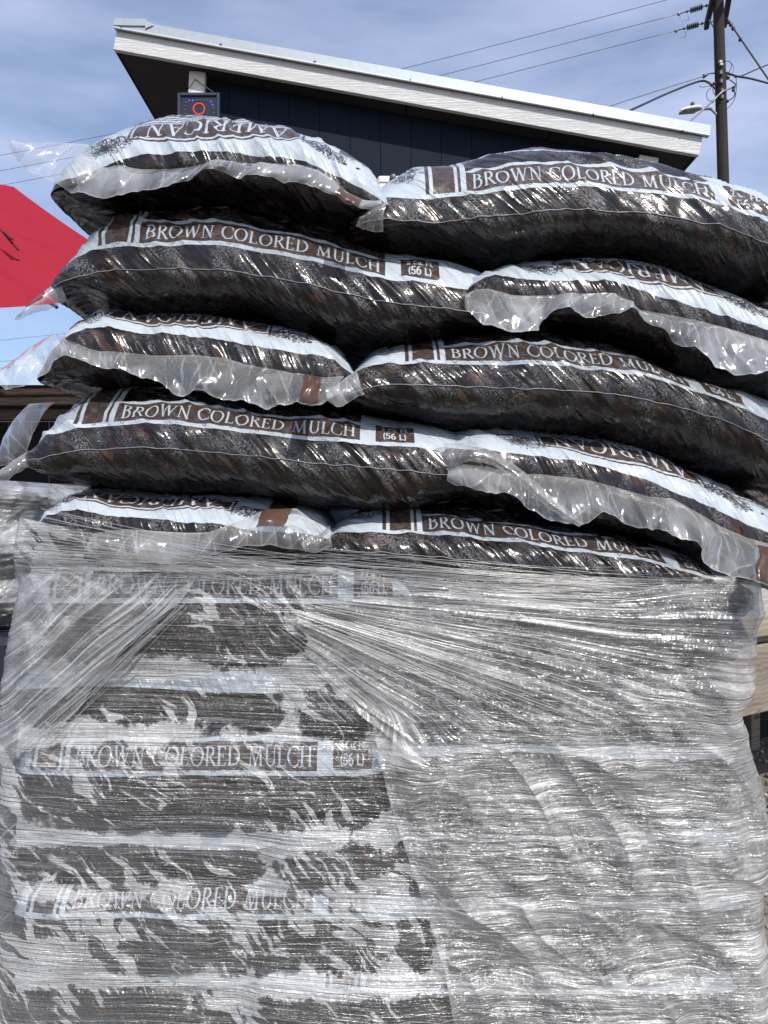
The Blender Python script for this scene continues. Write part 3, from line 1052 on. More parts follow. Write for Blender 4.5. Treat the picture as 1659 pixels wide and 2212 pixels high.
M_FASCIA = fascia_mat()
YF = 5.4                                  # depth of the fascia
bl = thing('shed_roof_building', (.3, 7.0, 0), 'dark navy building with a sloping shed roof and white fascia board', 'building')
A0, A1 = P(245, 107, YF), P(1510, 336, YF)        # fascia, lower edge
T0, T1 = P(240, 66, YF), P(1516, 302, YF)
sl = (A1 - A0).normalized()
up = Vector((-sl.z, 0, sl.x))
fh = (T0 - A0).length * .985


def slab(name, mat, a, b, y0, y1, h, parent=bl, bev=.002):
    """A board along a-b (its lower edge), rising h square to the slope, between depths y0 and y1."""
    a, b = Vector((a.x, 0, a.z)), Vector((b.x, 0, b.z))
    c = (a + b) / 2 + up * h / 2
    c.y = (y0 + y1) / 2
    x = (b - a).normalized()
    rot = Matrix((x, Vector((0, 1, 0)), up)).transposed()
    return MB().box(c, ((b - a).length, y1 - y0, h), rot, bev).build(name, mat, parent)


slab('fascia_board', M_FASCIA, A0, A1, YF, YF + .038, fh)
dp = slab('roof_flashing', M_METAL, A0 + up * (fh + .004) - sl * .015, A1 + up * (fh + .004) + sl * .045, YF - .02, YF + .02, (P(240, 42, YF) - T0).length * .98)
slab('flashing_lip', M_LIP, A0 + up * (fh - .002) - sl * .013, A1 + up * (fh - .002) + sl * .043, YF - .034, YF - .021, .012, dp)
cap = MB()
q0 = A0 + up * (fh + .066)
cap.box(q0 + sl * .10 + Vector((0, -.024, -.002)), (.25, .012, .055), Matrix((sl, Vector((0, 1, 0)), up)).transposed() @ Matrix.Rotation(math.radians(-9), 3, 'Y'), .003)
cap.poly([q0 + sl * .22 + Vector((0, -.031, .03)), q0 + sl * .29 + Vector((0, -.028, .015)), q0 + sl * .22 + Vector((0, -.031, -.03))])
cap.build('flashing_end_cap', M_METAL, dp)
slab('roof_slab', M_METAL, A0 + up * (fh + .03), A1 + up * (fh + .03), YF + .045, 9.2, .04)
for px, py in ((263, 65), (477, 101), (680, 138), (886, 178), (1084, 215), (1281, 251), (1474, 287)):
    c = P(px, py - 3, YF - .024)
    s = MB()
    s.tube([c + Vector((0, .006, 0)), c + Vector((0, -.004, 0))], .011, 8)
    s.tube([c + Vector((0, -.004, 0)), c + Vector((0, -.012, 0))], .006, 6)
    s.build('flashing_screw', M_SCREW, dp, False)
WY = 5.58                                 # depth of the wall
# soffit panels between the fascia and the wall, and on under the roof
nS = 4
for i in range(nS):
    a, b = A0.lerp(A1, i / nS), A0.lerp(A1, (i + 1) / nS)
    slab('soffit_panel', M_SOFFIT, a + sl * (.004 if i else .01) + up * .008, b - sl * .004 + up * .008, YF + .04, 9.0, .02, bev=.001)
slab('rake_board', M_SOFFIT, A0 - up * 0.0 + sl * .002, A0 + sl * .012, YF + .04, 9.1, .11)
slab('eave_board', M_SOFFIT, A1 - sl * .022, A1 - sl * .003, YF + .04, 9.1, .11)
XL, XR = X(439, WY), X(1405, WY)
zt = lambda x: A0.z + (x - A0.x) * (A1.z - A0.z) / (A1.x - A0.x)
step = .2388
x = X(484, WY) - step * 2
edges = [XL]
k = 0
while edges[-1] < XR - .02:
    nx = X(494, WY) + step * k
    k += 1
    if nx > XL + .02:
        edges.append(min(nx, XR))
for a, b in zip(edges[:-1], edges[1:]):    # vertical siding boards with a groove between each two
    m_ = MB()
    g = .0022
    hz = [zt(a + g), zt(b - g)]
    for yy in (WY, WY + .012):
        m_.v += [Vector((a + g, yy, .15)), Vector((b - g, yy, .15)), Vector((b - g, yy, hz[1] - .001)), Vector((a + g, yy, hz[0] - .001))]
    m_.f += [(0, 1, 2, 3), (7, 6, 5, 4), (0, 4, 5, 1), (1, 5, 6, 2), (2, 6, 7, 3), (3, 7, 4, 0)]
    m_.build('siding_board', M_NAVY, bl)
w = MB()
w.v += [Vector((XL, WY + .0125, .0)), Vector((XR, WY + .0125, .0)), Vector((XR, WY + .0125, zt(XR))), Vector((XL, WY + .0125, zt(XL)))]
w.v += [v + Vector((0, 2.8, 0)) for v in w.v]
w.f += [(0, 1, 2, 3), (7, 6, 5, 4), (1, 5, 6, 2), (0, 3, 7, 4)]
w.build('wall_core', M_NAVY, bl)
# painted blocks under the soffit
MB().box(P(427, 184, WY - .05), (.125, .05, .185), Matrix.Rotation(math.radians(3), 3, 'Y'), .004).build('rafter_block', M_WHITE, bl)
MB().box(P(1398, 352, WY - .05), (.15, .05, .08), Matrix.Rotation(math.radians(10), 3, 'Y'), .004).build('rafter_block', M_WHITE, bl)

# the hanging lamp sign
M_SIGN = simple('sign_face', (.012, .015, .026), .35, var=.1)
M_FRAME = simple('sign_frame', (.028, .038, .06), .35, var=.1)
M_RED = simple('red_lamp', (.35, .02, .02), .3, var=0, emit=((1, .03, .04, 1), .8))
M_REDR = simple('red_lamp_rim', (.3, .05, .06), .3, var=0)
M_BLUE = simple('blue_lamp', (.02, .03, .5), .3, var=0, emit=((.05, .06, 1, 1), 2.4))
M_OFF = simple('unlit_lamp', (.16, .16, .18), .25, var=0)
SY = 5.47
k = SY / F
s0, s1 = P(389, 208, SY), P(473, 330, SY)
sg = thing('led_sign', ((s0.x + s1.x) / 2, SY, s1.z), 'black LED sign with a red dotted O, hung on the navy wall under the roof', 'LED sign')
MB().box(((s0.x + s1.x) / 2, SY, (s0.z + s1.z) / 2), (abs(s1.x - s0.x), .03, abs(s1.z - s0.z)), None, .006).build('sign_panel', M_SIGN, sg)
fr = MB()
for a, b in (((s0.x, s0.z), (s1.x, s0.z)), ((s0.x, s1.z), (s1.x, s1.z)), ((s0.x, s0.z + .012), (s0.x, s1.z - .012)), ((s1.x, s0.z + .012), (s1.x, s1.z - .012))):
    fr.beam((a[0], SY - .016, a[1]), (b[0], SY - .016, b[1]), .025, .024, .004)
fr.build('sign_frame', M_FRAME, sg)


def lamp(px, py, mat, r=.0065, name='led_lamp', rim=None):
    c = P(px, py, SY - .018)
    o = MB().ball(c, r, 8, 4, (1, .8, 1)).build(name, mat, sg, True)
    if rim is not None:
        MB().tube([c + Vector((0, .004, 0)), c + Vector((0, -.001, 0))], r * 1.45, 8).build('lamp_rim', rim, o)


zz = lambda a, b: (199 + a * .24, 26.5 + b * .24)
for i in range(18):
    a = 2 * math.pi * i / 18 + .1
    lamp(*zz(963 + 50 * math.cos(a), 873 + 50 * math.sin(a)), M_RED, .006, 'red_led', M_REDR)
for i in range(5):
    lamp(*zz(935 + i * 16, 950), M_RED, .006, 'red_led', M_REDR)
for a, b in ((875, 798), (907, 798), (1068, 806), (1086, 835)):
    lamp(*zz(a, b), M_BLUE, .006, 'blue_led')
for a, b in ((941, 797), (972, 797), (1004, 797), (1037, 797), (846, 818), (834, 848), (837, 883), (841, 918), (1092, 872), (1095, 909), (1098, 944), (843, 953)):
    lamp(*zz(a, b), M_OFF, .0055, 'unlit_led')
hk = P(422, 172, WY - .08)
cd = MB()
cd.tube([P(398, 207, SY - .01), hk, P(470, 207, SY - .01)], .0035, 5)
cd.build('hanging_cord', M_SCREW, sg, True)

# white box with a dark knob showing between the top bags
wb = thing('wall_box', tuple(P(850, 410, 5.45)), 'white rounded box with a dark knob, showing between the two top bags', 'wall box')
bx0, bx1 = P(815, 381, 5.42), P(900, 470, 5.42)
MB().box(((bx0.x + bx1.x) / 2, 5.5, (bx0.z + bx1.z) / 2), (bx1.x - bx0.x, .2, bx0.z - bx1.z), None, .018).build('box_body', simple('white_plastic', (.74, .74, .72), .4, var=.05), wb)
c = P(849, 384, 5.39)
MB().tube([c + Vector((0, .02, 0)), c + Vector((0, -.01, 0)), c + Vector((0, -.016, 0))], [.026, .026, .018], 14).build('dark_knob', M_SCREW, wb, True)
MB().beam((bx0.x + .01, 5.396, Z(396, 5.42)), (bx1.x - .01, 5.396, Z(396, 5.42)), .006, .006).build('box_rib', M_WHITE, wb)

# ---------------------------------------------------------------- utility pole, lamp and wires
PD = 15.2


def zp(a, b):          # the pole close-up's own pixels -> picture pixels
    return 1393.6 + a * .168, b * .168


def PZ(a, b, d=PD):
    return P(*zp(a, b), d)


tw_ = NT('weathered_pole_wood')
co = tw_.coord()
n = tw_.noise(tw_.mapping(co, (14, 14, .8)), 1, 6, .7, .5)
n2 = tw_.noise(tw_.mapping(co, (1, 1, .5)), 1.4, 3)
cc = tw_.mix(n2, tw_.ramp(n, [(.3, (.008, .006, .005)), (.7, (.042, .034, .028))]), (.014, .011, .009))
M_POLE = tw_.done(tw_.principled(Base_Color=cc, Roughness=.9, Normal=tw_.bump(n, .6, .03)))
M_ARM = simple('dark_crossarm', (.022, .02, .018), .85, var=.3, scale=8)
M_INS = simple('grey_insulator', (.07, .075, .08), .4, var=.2)
M_STEEL = simple('dull_steel', (.28, .28, .28), .5, metal=.5)
M_WIRE = simple('aluminium_wire', (.20, .21, .23), .5, metal=.3, var=.05)
M_BLACK = simple('black_cable', (.025, .025, .028), .6, var=.1)

ptop, pbot = P(1549, -60, PD), P(1562, 400, PD)
dirp = (ptop - pbot) / (ptop.z - pbot.z)
base = pbot - dirp * pbot.z
pole = thing('utility_pole', tuple(base), 'tall weathered wooden utility pole with crossarms rising right of the roof', 'utility pole')
hs = [0, 4, 8, 10.5, 12, 12.8, 13.6]
MB().tube([base + dirp * h - Vector((0, 0, .3 if h == 0 else 0)) for h in hs], [.135, .126, .117, .112, .108, .106, .104], 18).build('pole_shaft', M_POLE, pole, True)
for (a, b), (c2, d2), nm in (((782, 352), (866, -10), 'crossarm'), ((1012, 330), (1072, -10), 'crossarm')):
    zh = Z(zp(a, b)[1], 16.0)
    pa = P(*zp(a, b), 16.0)
    p2 = zp(c2, d2)
    dn = (zh - EYE) * F / (CY - p2[1])
    pb = P(*p2, dn)
    pb = pa + (pb - pa) * 2.2
    MB().beam(pa, pb, .10, .15, .01).build(nm, M_ARM, pole)
MB().tube([PZ(820, 260, 15.6), PZ(870, 350, 15.2)], .014, 6).build('crossarm_brace', M_STEEL, pole, True)
MB().tube([PZ(835, 285, 15.6), PZ(885, 282, 15.3)], .012, 6).build('crossarm_brace', M_STEEL, pole, True)
for (ps, pe) in (((815, 70), (430, 185)), ((758, 300), (395, 400))):
    a, b = PZ(*ps, 15.5), PZ(*pe, 15.55)
    m_ = MB()
    m_.tube([a, b], .011, 6)
    m_.ball(a.lerp(b, .08), .03, 8, 5)
    m_.ball(a.lerp(b, .72), .03, 8, 5)
    o = m_.build('insulator_string', M_INS, pole, True)
    for j in range(6):
        c = a.lerp(b, .24 + j * .07)
        dd = (b - a).normalized() * .012
        MB().tube([c - dd, c, c + dd * 1.4], [.035, .062, .03], 12).build('insulator_disc', M_INS, o, True)
    e = MB()
    e.ball(b, .04, 8, 5)
    e.tube([b + Vector((.02, 0, -.02)), b + Vector((.08, 0, -.16)), b + Vector((.22, 0, -.12)), b + Vector((.2, 0, .02))], .008, 5)
    e.build('wire_clamp', M_STEEL, o, True)
for (a, b) in ((965, 800), (975, 835)):
    MB().box(PZ(a, b, PD - .12), (.07, .05, .06), None, .008).build('pole_plate', M_STEEL, pole)
for (a, b) in ((970, 940), (975, 1050), (985, 1170), (985, 1250)):
    MB().box(PZ(a, b, PD - .12), (.06, .05, .09), None, .01).build('pole_bolt', M_SCREW, pole)
MB().tube([PZ(1020, 930), PZ(1060, 935), PZ(1052, 1000), PZ(1048, 1012)], [.016, .016, .05, .06], 8).build('spool_insulator', M_SCREW, pole, True)
MB().tube([PZ(890, 945), PZ(820, 950), PZ(770, 980), PZ(745, 988)], [.014, .014, .03, .045], 8).build('dead_end_clamp', M_SCREW, pole, True)


def smooth_line(pts, n=8):
    pts = [Vector(p) for p in pts]
    out = []
    for i in range(len(pts) - 1):
        p0, p1, p2, p3 = pts[max(i - 1, 0)], pts[i], pts[i + 1], pts[min(i + 2, len(pts) - 1)]
        for j in range(n):
            t = j / n
            out.append(.5 * (2 * p1 + (p2 - p0) * t + (2 * p0 - 5 * p1 + 4 * p2 - p3) * t * t + (3 * p1 - p0 - 3 * p2 + p3) * t ** 3))
    out.append(pts[-1])
    return out


for L, r in (([(880, 1100), (800, 1180), (788, 1250), (820, 1300), (862, 1310)], .007), ([(1165, 1000), (1168, 1150), (1140, 1290), (1050, 1398), (985, 1345), (960, 1290)], .008),
             ([(1085, 1030), (1160, 1095), (1130, 1150), (1150, 1210), (1125, 1260), (1050, 1305), (980, 1312)], .012), ([(1030, 790), (1080, 795), (1110, 840), (1090, 900), (1068, 950)], .008),
             ([(1090, 800), (1132, 860), (1125, 930), (1105, 955)], .005), ([(690, 1110), (740, 1125), (830, 1105), (890, 1075)], .006), ([(860, 1140), (880, 1200), (910, 1240)], .008)):
    MB().tube(smooth_line([PZ(a, b, PD - .1) for a, b in L]), r, 5).build('drop_wire', M_BLACK, pole, True)
for a, b in ((850, 1098), (885, 1078), (862, 1308), (1135, 1130), (1130, 1165), (1055, 1305)):
    MB().ball(PZ(a, b, PD - .1), .035, 7, 4).build('wire_splice', M_BLACK, pole, True)

lampo = thing('street_lamp', tuple(PZ(925, 1490)), 'small white street lamp head on a bent arm fixed to the utility pole', 'street lamp')
MB().tube(smooth_line([PZ(925, 1490), PZ(880, 1440), PZ(830, 1406), PZ(720, 1410)]), .028, 8).build('lamp_arm', M_STEEL, lampo, True)
h0, h1 = PZ(452, 1432, PD - .3), PZ(715, 1410, PD - .05)
hm = MB()
secs = [(0, .03, .015), (.08, .10, .035), (.5, .15, .055), (.8, .12, .06), (.95, .06, .045), (1, .03, .03)]
ax = (h1 - h0)
side = ax.cross(Vector((0, 0, 1))).normalized()
for t_, w_, h_ in secs:
    c = h0 + ax * t_
    for a in range(10):
        an = 2 * math.pi * a / 10
        hm.v.append(c + side * w_ * math.cos(an) + Vector((0, 0, (h_ if math.sin(an) > 0 else h_ * .35) * math.sin(an) * 1.5)))
for i in range(len(secs) - 1):
    for a in range(10):
        hm.f.append((i * 10 + a, i * 10 + (a + 1) % 10, i * 10 + 10 + (a + 1) % 10, i * 10 + 10 + a))
hm.f.append(tuple(range(10)))
hm.f.append(tuple(range(50, 60)))
hm.build('lamp_head', M_WHITE, lampo, True)
MB().beam(h0 + ax * .08 - Vector((0, 0, .028)), h0 + ax * .82 - Vector((0, 0, .03)), .2, .02, .004).build('lamp_lens', M_SCREW, lampo)
c = h0 + ax * .58 + Vector((0, 0, .07))
MB().tube([c, c + Vector((0, 0, .07)), c + Vector((0, 0, .1))], [.042, .042, .02], 10).build('photocell', simple('green_grey_cap', (.03, .06, .05), .5), lampo, True)


def wire(label, pts, r, mat, name='power_line', group='overhead wires', cat='wire'):
    o = MB().tube(smooth_line(pts, 10), r, 6).build(name, mat, None, True)
    return tag(o, label, cat, group)


def hang(p0, pyl, sag):
    """From the pole end p0 to the far left, level, dropping by sag half way; pyl = its row at the left edge of the view."""
    d = (p0.z - EYE) * F / (CY - pyl)
    p1 = P(-60, pyl + 5, d)
    return [p0, p0.lerp(p1, .33) - Vector((0, 0, sag * .9)), p0.lerp(p1, .66) - Vector((0, 0, sag * .9)), p1]


wire('highest power line crossing the sky, cut by the top edge above the pole', hang(P(1600, -42, 15.3), 343, .25), .008, M_WIRE)
wire('power line running from the upper insulator string of the pole', hang(PZ(430, 185, 15.55), 376, .22), .008, M_WIRE)
wire('power line running from the lower insulator string of the pole', hang(PZ(395, 400, 15.55), 408, .2), .008, M_WIRE)
wire('thin pale wire from the pole down behind the roof, just above the thick black cable', [PZ(755, 985), PZ(300, 1125, 14.5), P(1300, 236, 13), P(1180, 285, 12)], .010, M_WIRE)
wire('thick black service cable curving from the pole down to the roof', smooth_line([PZ(912, 1170), PZ(830, 1080), PZ(700, 1050), PZ(350, 1178, 14.2), PZ(0, 1335, 13), P(1340, 250, 12.2), P(1250, 300, 11.5)], 3), .022, M_BLACK)
wire('grey cable slanting from the pole past the street lamp down to the roof edge', [PZ(1120, 1130), PZ(985, 1190, PD - .16), PZ(860, 1310, 15), PZ(690, 1460, 14.5), PZ(520, 1610, 14), PZ(400, 1720, 13.5)], .020, M_STEEL)
wire('straight dark guy cable dropping from the pole top to the right', [PZ(1040, 235), PZ(1580, 1025, 14.6), PZ(1900, 1500, 14.3)], .018, M_BLACK)
wire('cable leaving the pole to the right, rising towards the edge', [PZ(1150, 1000, PD - .1), PZ(1250, 975), PZ(1420, 900), PZ(1580, 835), PZ(1900, 730)], .014, M_BLACK)
wire('pair of twisted cables leaving the pole to the right, sinking slightly', [PZ(1040, 945), PZ(1190, 988, PD - .1), PZ(1350, 1015), PZ(1580, 1075), PZ(1900, 1170)], .022, M_BLACK)
for a, b in ((1072, 290), (1100, 325), (1130, 372), (1220, 515)):
    MB().ball(PZ(a, b), .045, 7, 4).build('cable_grip', M_SCREW, pole, True)
for i, (py, lab) in enumerate(((732, 'upper of the low distant wires at the left, below the red umbrella'), (778, 'middle one of the low distant wires at the left'), (792, 'lowest distant wire at the left, just above the plank fence'))):
    wire(lab, [P(-260, py + 14, 30), P(0, py + 3, 31), P(70, py - 4, 32), P(420, py - 40, 36)], 0.012, M_WIRE, group='low distant wires')

# ---------------------------------------------------------------- red umbrella at the left
def cloth_mat():
    t = NT('red_canvas')
    co = t.coord()
    n = t.noise(co, 6, 4)
    wv = t.noise(t.mapping(co, (300, 300, 300)), 1, 2)
    c = t.mix(n, (.30, .010, .026), (.38, .014, .035))
    p = t.principled(Base_Color=c, Roughness=.75, Specular_IOR_Level=.25, Normal=t.bump(wv, .15, .002))
    tl = t.n('BsdfTranslucent')
    t.put(tl.inputs['Color'], (.55, .02, .04))
    return t.done(t.mixsh(.25, p, tl.outputs[0]))


M_RED_CLOTH = cloth_mat()
hem = [P(30, 404, 3.45), P(245, 552, 3.3), P(290, 625, 3.0), P(125, 655, 2.75), P(-130, 668, 2.62), P(-420, 640, 2.62), P(-680, 545, 2.85), P(-640, 420, 3.35)]
apex = P(-365, 332, 2.98)
um = thing('market_umbrella', (P(-330, 600, 3.0).x, 3.0, 0), 'open red canvas umbrella leaning in from the left behind the bags', 'umbrella')
for i in range(8):
    a, b = hem[i], hem[(i + 1) % 8]
    n_ = 18
    nrm = (a - apex).cross(b - apex).normalized()
    if nrm.y > 0:
        nrm = -nrm
    vs, fs = [], []
    for r in range(n_ + 1):
        for c in range(n_ + 1):
            t_, s_ = r / n_, c / n_
            p = apex + (a - apex) * t_ * (1 - s_) + (b - apex) * t_ * s_
            sag = 4 * s_ * (1 - s_) * t_
            p = p - nrm * .03 * sag * (1 - .7 * t_ ** 4) + (apex - (a + b) / 2) * .0 * s_
            p = p + nrm * .030 * float(perlin(t_ * 3 + i * 3, s_ * 4, 8)) * sag * (1 - t_ ** 5) + nrm * .028 * (1 - abs(float(perlin(t_ * 1.2 + i * 5, s_ * 6, 9)))) ** 4 * sag * (1 - t_ ** 5)
            vs.append(tuple(p))
    for r in range(n_):
        for c in range(n_):
            fs.append((r * (n_ + 1) + c, r * (n_ + 1) + c + 1, (r + 1) * (n_ + 1) + c + 1, (r + 1) * (n_ + 1) + c))
    mesh_obj('canopy_panel', vs, fs, M_RED_CLOTH, um, True)
    MB().tube([apex + Vector((0, .12, -.06)), apex.lerp(a, .95) + Vector((0, .10, -.02))], .007, 6).build('rib', M_SCREW, um, True)
st_ = MB().tube(smooth_line([P(-20, 478, 2.86), P(4, 499, 2.86), P(22, 520, 2.85), P(41, 541, 2.86)]), [.0045] * 25, 6)
st_.tube([P(10, 502, 2.85), P(27, 519, 2.84)], .006, 6)
st_.tube([P(27, 519, 2.84), P(24, 526, 2.84)], .004, 5)
st_.build('tie_strap', simple('dark_red_strap', (.10, .004, .010), .8), um, True)
foot = Vector((X(-330, 3.0), 3.0, 0))
MB().tube([foot, apex + Vector((0, .1, -.05))], .02, 10).build('umbrella_pole', M_STEEL, um, True)
MB().tube([foot, foot + Vector((0, 0, .06)), foot + Vector((0, 0, .09))], [.25, .24, .05], 20).build('umbrella_base', M_SCREW, um, True)

# ---------------------------------------------------------------- timber bin at the left
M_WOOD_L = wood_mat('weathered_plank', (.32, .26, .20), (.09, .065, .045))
M_WOOD_D = wood_mat('shaded_plank', (.16, .115, .08), (.06, .042, .03))  # darker copy of the plank wood, shade put into its colour
fl = thing('plank_fence', tuple(P(0, 1106, 3.6).xy) + (0,), 'weathered brown plank fence with a capped top rail at the left behind the bags', 'fence')
yb = 3.6


def plank(name, x0, x1, p0, p1, y, th, mat, parent, tilt=0.0, bev=.004):
    z0, z1 = Z(p1, y), Z(p0, y)
    return MB().box(((x0 + x1) / 2, y + th / 2, (z0 + z1) / 2), (x1 - x0, th, z1 - z0), Matrix.Rotation(tilt, 3, 'Y'), bev).build(name, mat, parent)


fx0, fx1 = -4.6, -1.25
MB().box(((fx0 + fx1) / 2, yb + .03, Z(855, yb)), (fx1 - fx0, .16, Z(849, yb) - Z(861, yb)), Matrix.Rotation(-.012, 3, 'Y'), .004).build('cap_rail', M_WOOD_L, fl)
plank('plank', fx0, fx1, 862.5, 880, yb, .035, M_WOOD_L, fl, -.012)
plank('plank', fx0, fx1, 884, 907, yb + .09, .03, M_WOOD_D, fl)
plank('plank', fx0, fx1, 1045, 1057, yb - .02, .04, M_WOOD_L, fl)
plank('plank', fx0, fx1, 1064, 1082, yb + .0, .04, M_WOOD_L, fl)
plank('plank', fx0, fx1, 1090, 1200, yb + .02, .03, M_WOOD_D, fl)
plank('plank', fx0, fx1, 1204, 1330, yb + .02, .03, M_WOOD_D, fl)
plank('plank', fx0, fx1, 1334, 1500, yb + .02, .03, M_WOOD_D, fl)
for xx in (-1.55, -2.6, -3.7):
    MB().box((xx, yb + .19, Z(870, yb) / 2), (.09, .09, Z(870, yb)), None, .005).build('fence_post', M_WOOD_D, fl)
M_VOID = simple('shade_black', (.008, .008, .009), .9)  # near-black colour standing in for deep shade
MB().box(((fx0 + fx1) / 2, yb + .28, Z(960, yb)), (fx1 - fx0, .02, Z(890, yb) - Z(1060, yb) + .3), None, .002).build('shade_panel', M_VOID, fl)  # dark panel added for the shade behind the fence gap
wr_ = MB()
wr_.tube([(fx0, yb + .05, Z(909, yb)), (fx1, yb + .05, Z(908, yb))], .003, 5)
for xx in (-1.72, -1.93, -2.3):
    wr_.tube([(xx, yb + .05, Z(909, yb)), (xx, yb + .05, Z(1050, yb))], .003, 5)
wr_.build('fence_wire', M_STEEL, fl, True)

# ---------------------------------------------------------------- far trees over the fence
lf = NT('far_leaves')
M_LEAF = lf.done(lf.principled(Base_Color=lf.mix(lf.noise(lf.coord(), 2.0, 3), (.030, .045, .022), (.065, .085, .04)), Roughness=.8))
rn = np.random.default_rng(8)
N = 9000
cx_ = rn.uniform(-42, -18, N)
cz_ = np.abs(rn.normal(0, 1, N)) * 2.2 + 1.0
top_ = 6.6 + 1.4 * perlin(cx_ * .35, cx_ * 0, 2) + .6 * perlin(cx_ * 1.3, cx_ * 0, 3)
cz_ = np.minimum(cz_ * 1.7, top_ * rn.uniform(.75, 1, N))
cy_ = 45 + rn.uniform(-3, 3, N)
q = rn.normal(0, .22, (N, 4, 3)) * np.array([1, .6, .8])
V = (np.stack([cx_, cy_, cz_], -1)[:, None, :] + q).reshape(-1, 3)
tag(mesh_obj('distant_trees', V, np.arange(N * 4).reshape(N, 4), M_LEAF), 'dark far-off tree line just showing over the plank fence', 'trees', kind='stuff')

# ---------------------------------------------------------------- timber deck at the right
M_WOOD_R = wood_mat('pale_lumber', (.37, .315, .24), (.20, .165, .12), axis=(1.5, 1.5, 26))
M_WOOD_G = wood_mat('grey_weathered_lumber', (.42, .40, .36), (.26, .24, .21))
M_WOOD_B = wood_mat('rough_lumber', (.28, .24, .19), (.16, .125, .09), axis=(1.5, 1.5, 20))
yaw = math.radians(30)
dx, dn = Vector((math.cos(yaw), math.sin(yaw), 0)), Vector((-math.sin(yaw), math.cos(yaw), 0))
d0 = P(1630, 1325, 3.2)
dk = thing('timber_deck', (d0.x + .6, 3.6, 0), 'raised timber deck of pale and grey boards at the right behind the wrapped bags', 'deck')
R_ = Matrix((dx, dn, Vector((0, 0, 1)))).transposed()


def board(name, p0, p1, back, th, mat, a0=-.35, a1=2.4, bev=.006):
    z0, z1 = Z(p1, 3.2), Z(p0, 3.2)
    c = Vector((d0.x, d0.y, 0)) + dx * (a0 + a1) / 2 + dn * (back + th / 2)
    c.z = (z0 + z1) / 2
    return MB().box(c, (a1 - a0, th, z1 - z0), R_, bev).build(name, mat, dk)


board('edge_board', 1327, 1376, -.02, .04, M_WOOD_R)
board('ledger_board', 1380, 1394, .03, .10, M_WOOD_B)
board('face_board', 1396, 1546, .01, .045, M_WOOD_B)
for i in range(6):
    c = Vector((d0.x, d0.y, 0)) + dx * 1.0 + dn * (.075 + i * .148)
    c.z = Z(1325, 3.2) - .022
    MB().box(c, (2.75, .14, .038), R_, .006).build('deck_board', M_WOOD_G, dk)
for a in (.1, 1.2, 2.2):
    c = Vector((d0.x, d0.y, 0)) + dx * a + dn * .8
    zt_ = Z(1380, 3.2)
    MB().box(c + Vector((0, 0, zt_ / 2)), (.09, .09, zt_), R_, .004).build('deck_post', M_WOOD_B, dk)
c = Vector((d0.x, d0.y, 0)) + dx * 1.0 + dn * .9
MB().box(c + Vector((0, 0, .45)), (2.7, .03, .9), R_, .003).build('under_deck_shade', M_VOID, dk)  # dark sheet added for the shade under the deck

# ---------------------------------------------------------------- stretch film round the lower stack
CELL = .006
GX0, GX1, GZ0, GZ1 = -.80, .80, .20, 1.60
nX, nZ = int((GX1 - GX0) / CELL), int((GZ1 - GZ0) / CELL)
E = np.full((nX, nZ), 1.30)
pts_ = np.concatenate(FRONT_PTS)
ii, jj = ((pts_[:, 0] - GX0) / CELL).astype(int), ((pts_[:, 2] - GZ0) / CELL).astype(int)
ok = (ii >= 0) & (ii < nX) & (jj >= 0) & (jj < nZ)
np.minimum.at(E, (ii[ok], jj[ok]), pts_[ok, 1])
for _ in range(2):
    E[1:-1, 1:-1] = np.minimum(E[1:-1, 1:-1], np.where(E[1:-1, 1:-1] > 1.29, np.minimum(np.minimum(E[:-2, 1:-1], E[2:, 1:-1]), np.minimum(E[1:-1, :-2], E[1:-1, 2:])), 9))


def minf(a, r, ax):
    o = a.copy()
    for k in range(1, r + 1):
        o = np.minimum(o, np.roll(a, k, ax))
        o = np.minimum(o, np.roll(a, -k, ax))
    return o


E = np.minimum(E, 1.26)
TAUT = minf(minf(E, 5, 1), 4, 0)
TAUT = gauss1(gauss1(TAUT, 3, 0), 3, 1) - .003
ES = gauss1(gauss1(E, 1.2, 0), 1.2, 1)


def samp(A, x, z):
    fx, fz = np.clip((x - GX0) / CELL - .5, 0, nX - 1.001), np.clip((z - GZ0) / CELL - .5, 0, nZ - 1.001)
    i, j = fx.astype(int), fz.astype(int)
    a, b = fx - i, fz - j
    i2, j2 = np.minimum(i + 1, nX - 1), np.minimum(j + 1, nZ - 1)
    return (A[i, j] * (1 - a) + A[i2, j] * a) * (1 - b) + (A[i, j2] * (1 - a) + A[i2, j2] * a) * b


FD = 1.20
SIL_L = [(1060, 72), (1130, 56), (1200, 42), (1228, 40), (1262, 55), (1300, 52), (1380, 30), (1480, 8), (1560, 0), (1650, -6), (1750, 0), (1800, -8), (1900, -4), (1990, 2), (2100, -8), (2212, -6), (2800, -30)]
SIL_R = [(1200, 1626), (1250, 1628), (1330, 1631), (1370, 1619), (1420, 1612), (1480, 1619), (1520, 1608), (1545, 1592), (1570, 1592), (1600, 1604), (1680, 1626), (1750, 1640), (1800, 1647), (1880, 1643), (1950, 1633), (2050, 1636), (2212, 1642), (2800, 1655)]
RC = .055


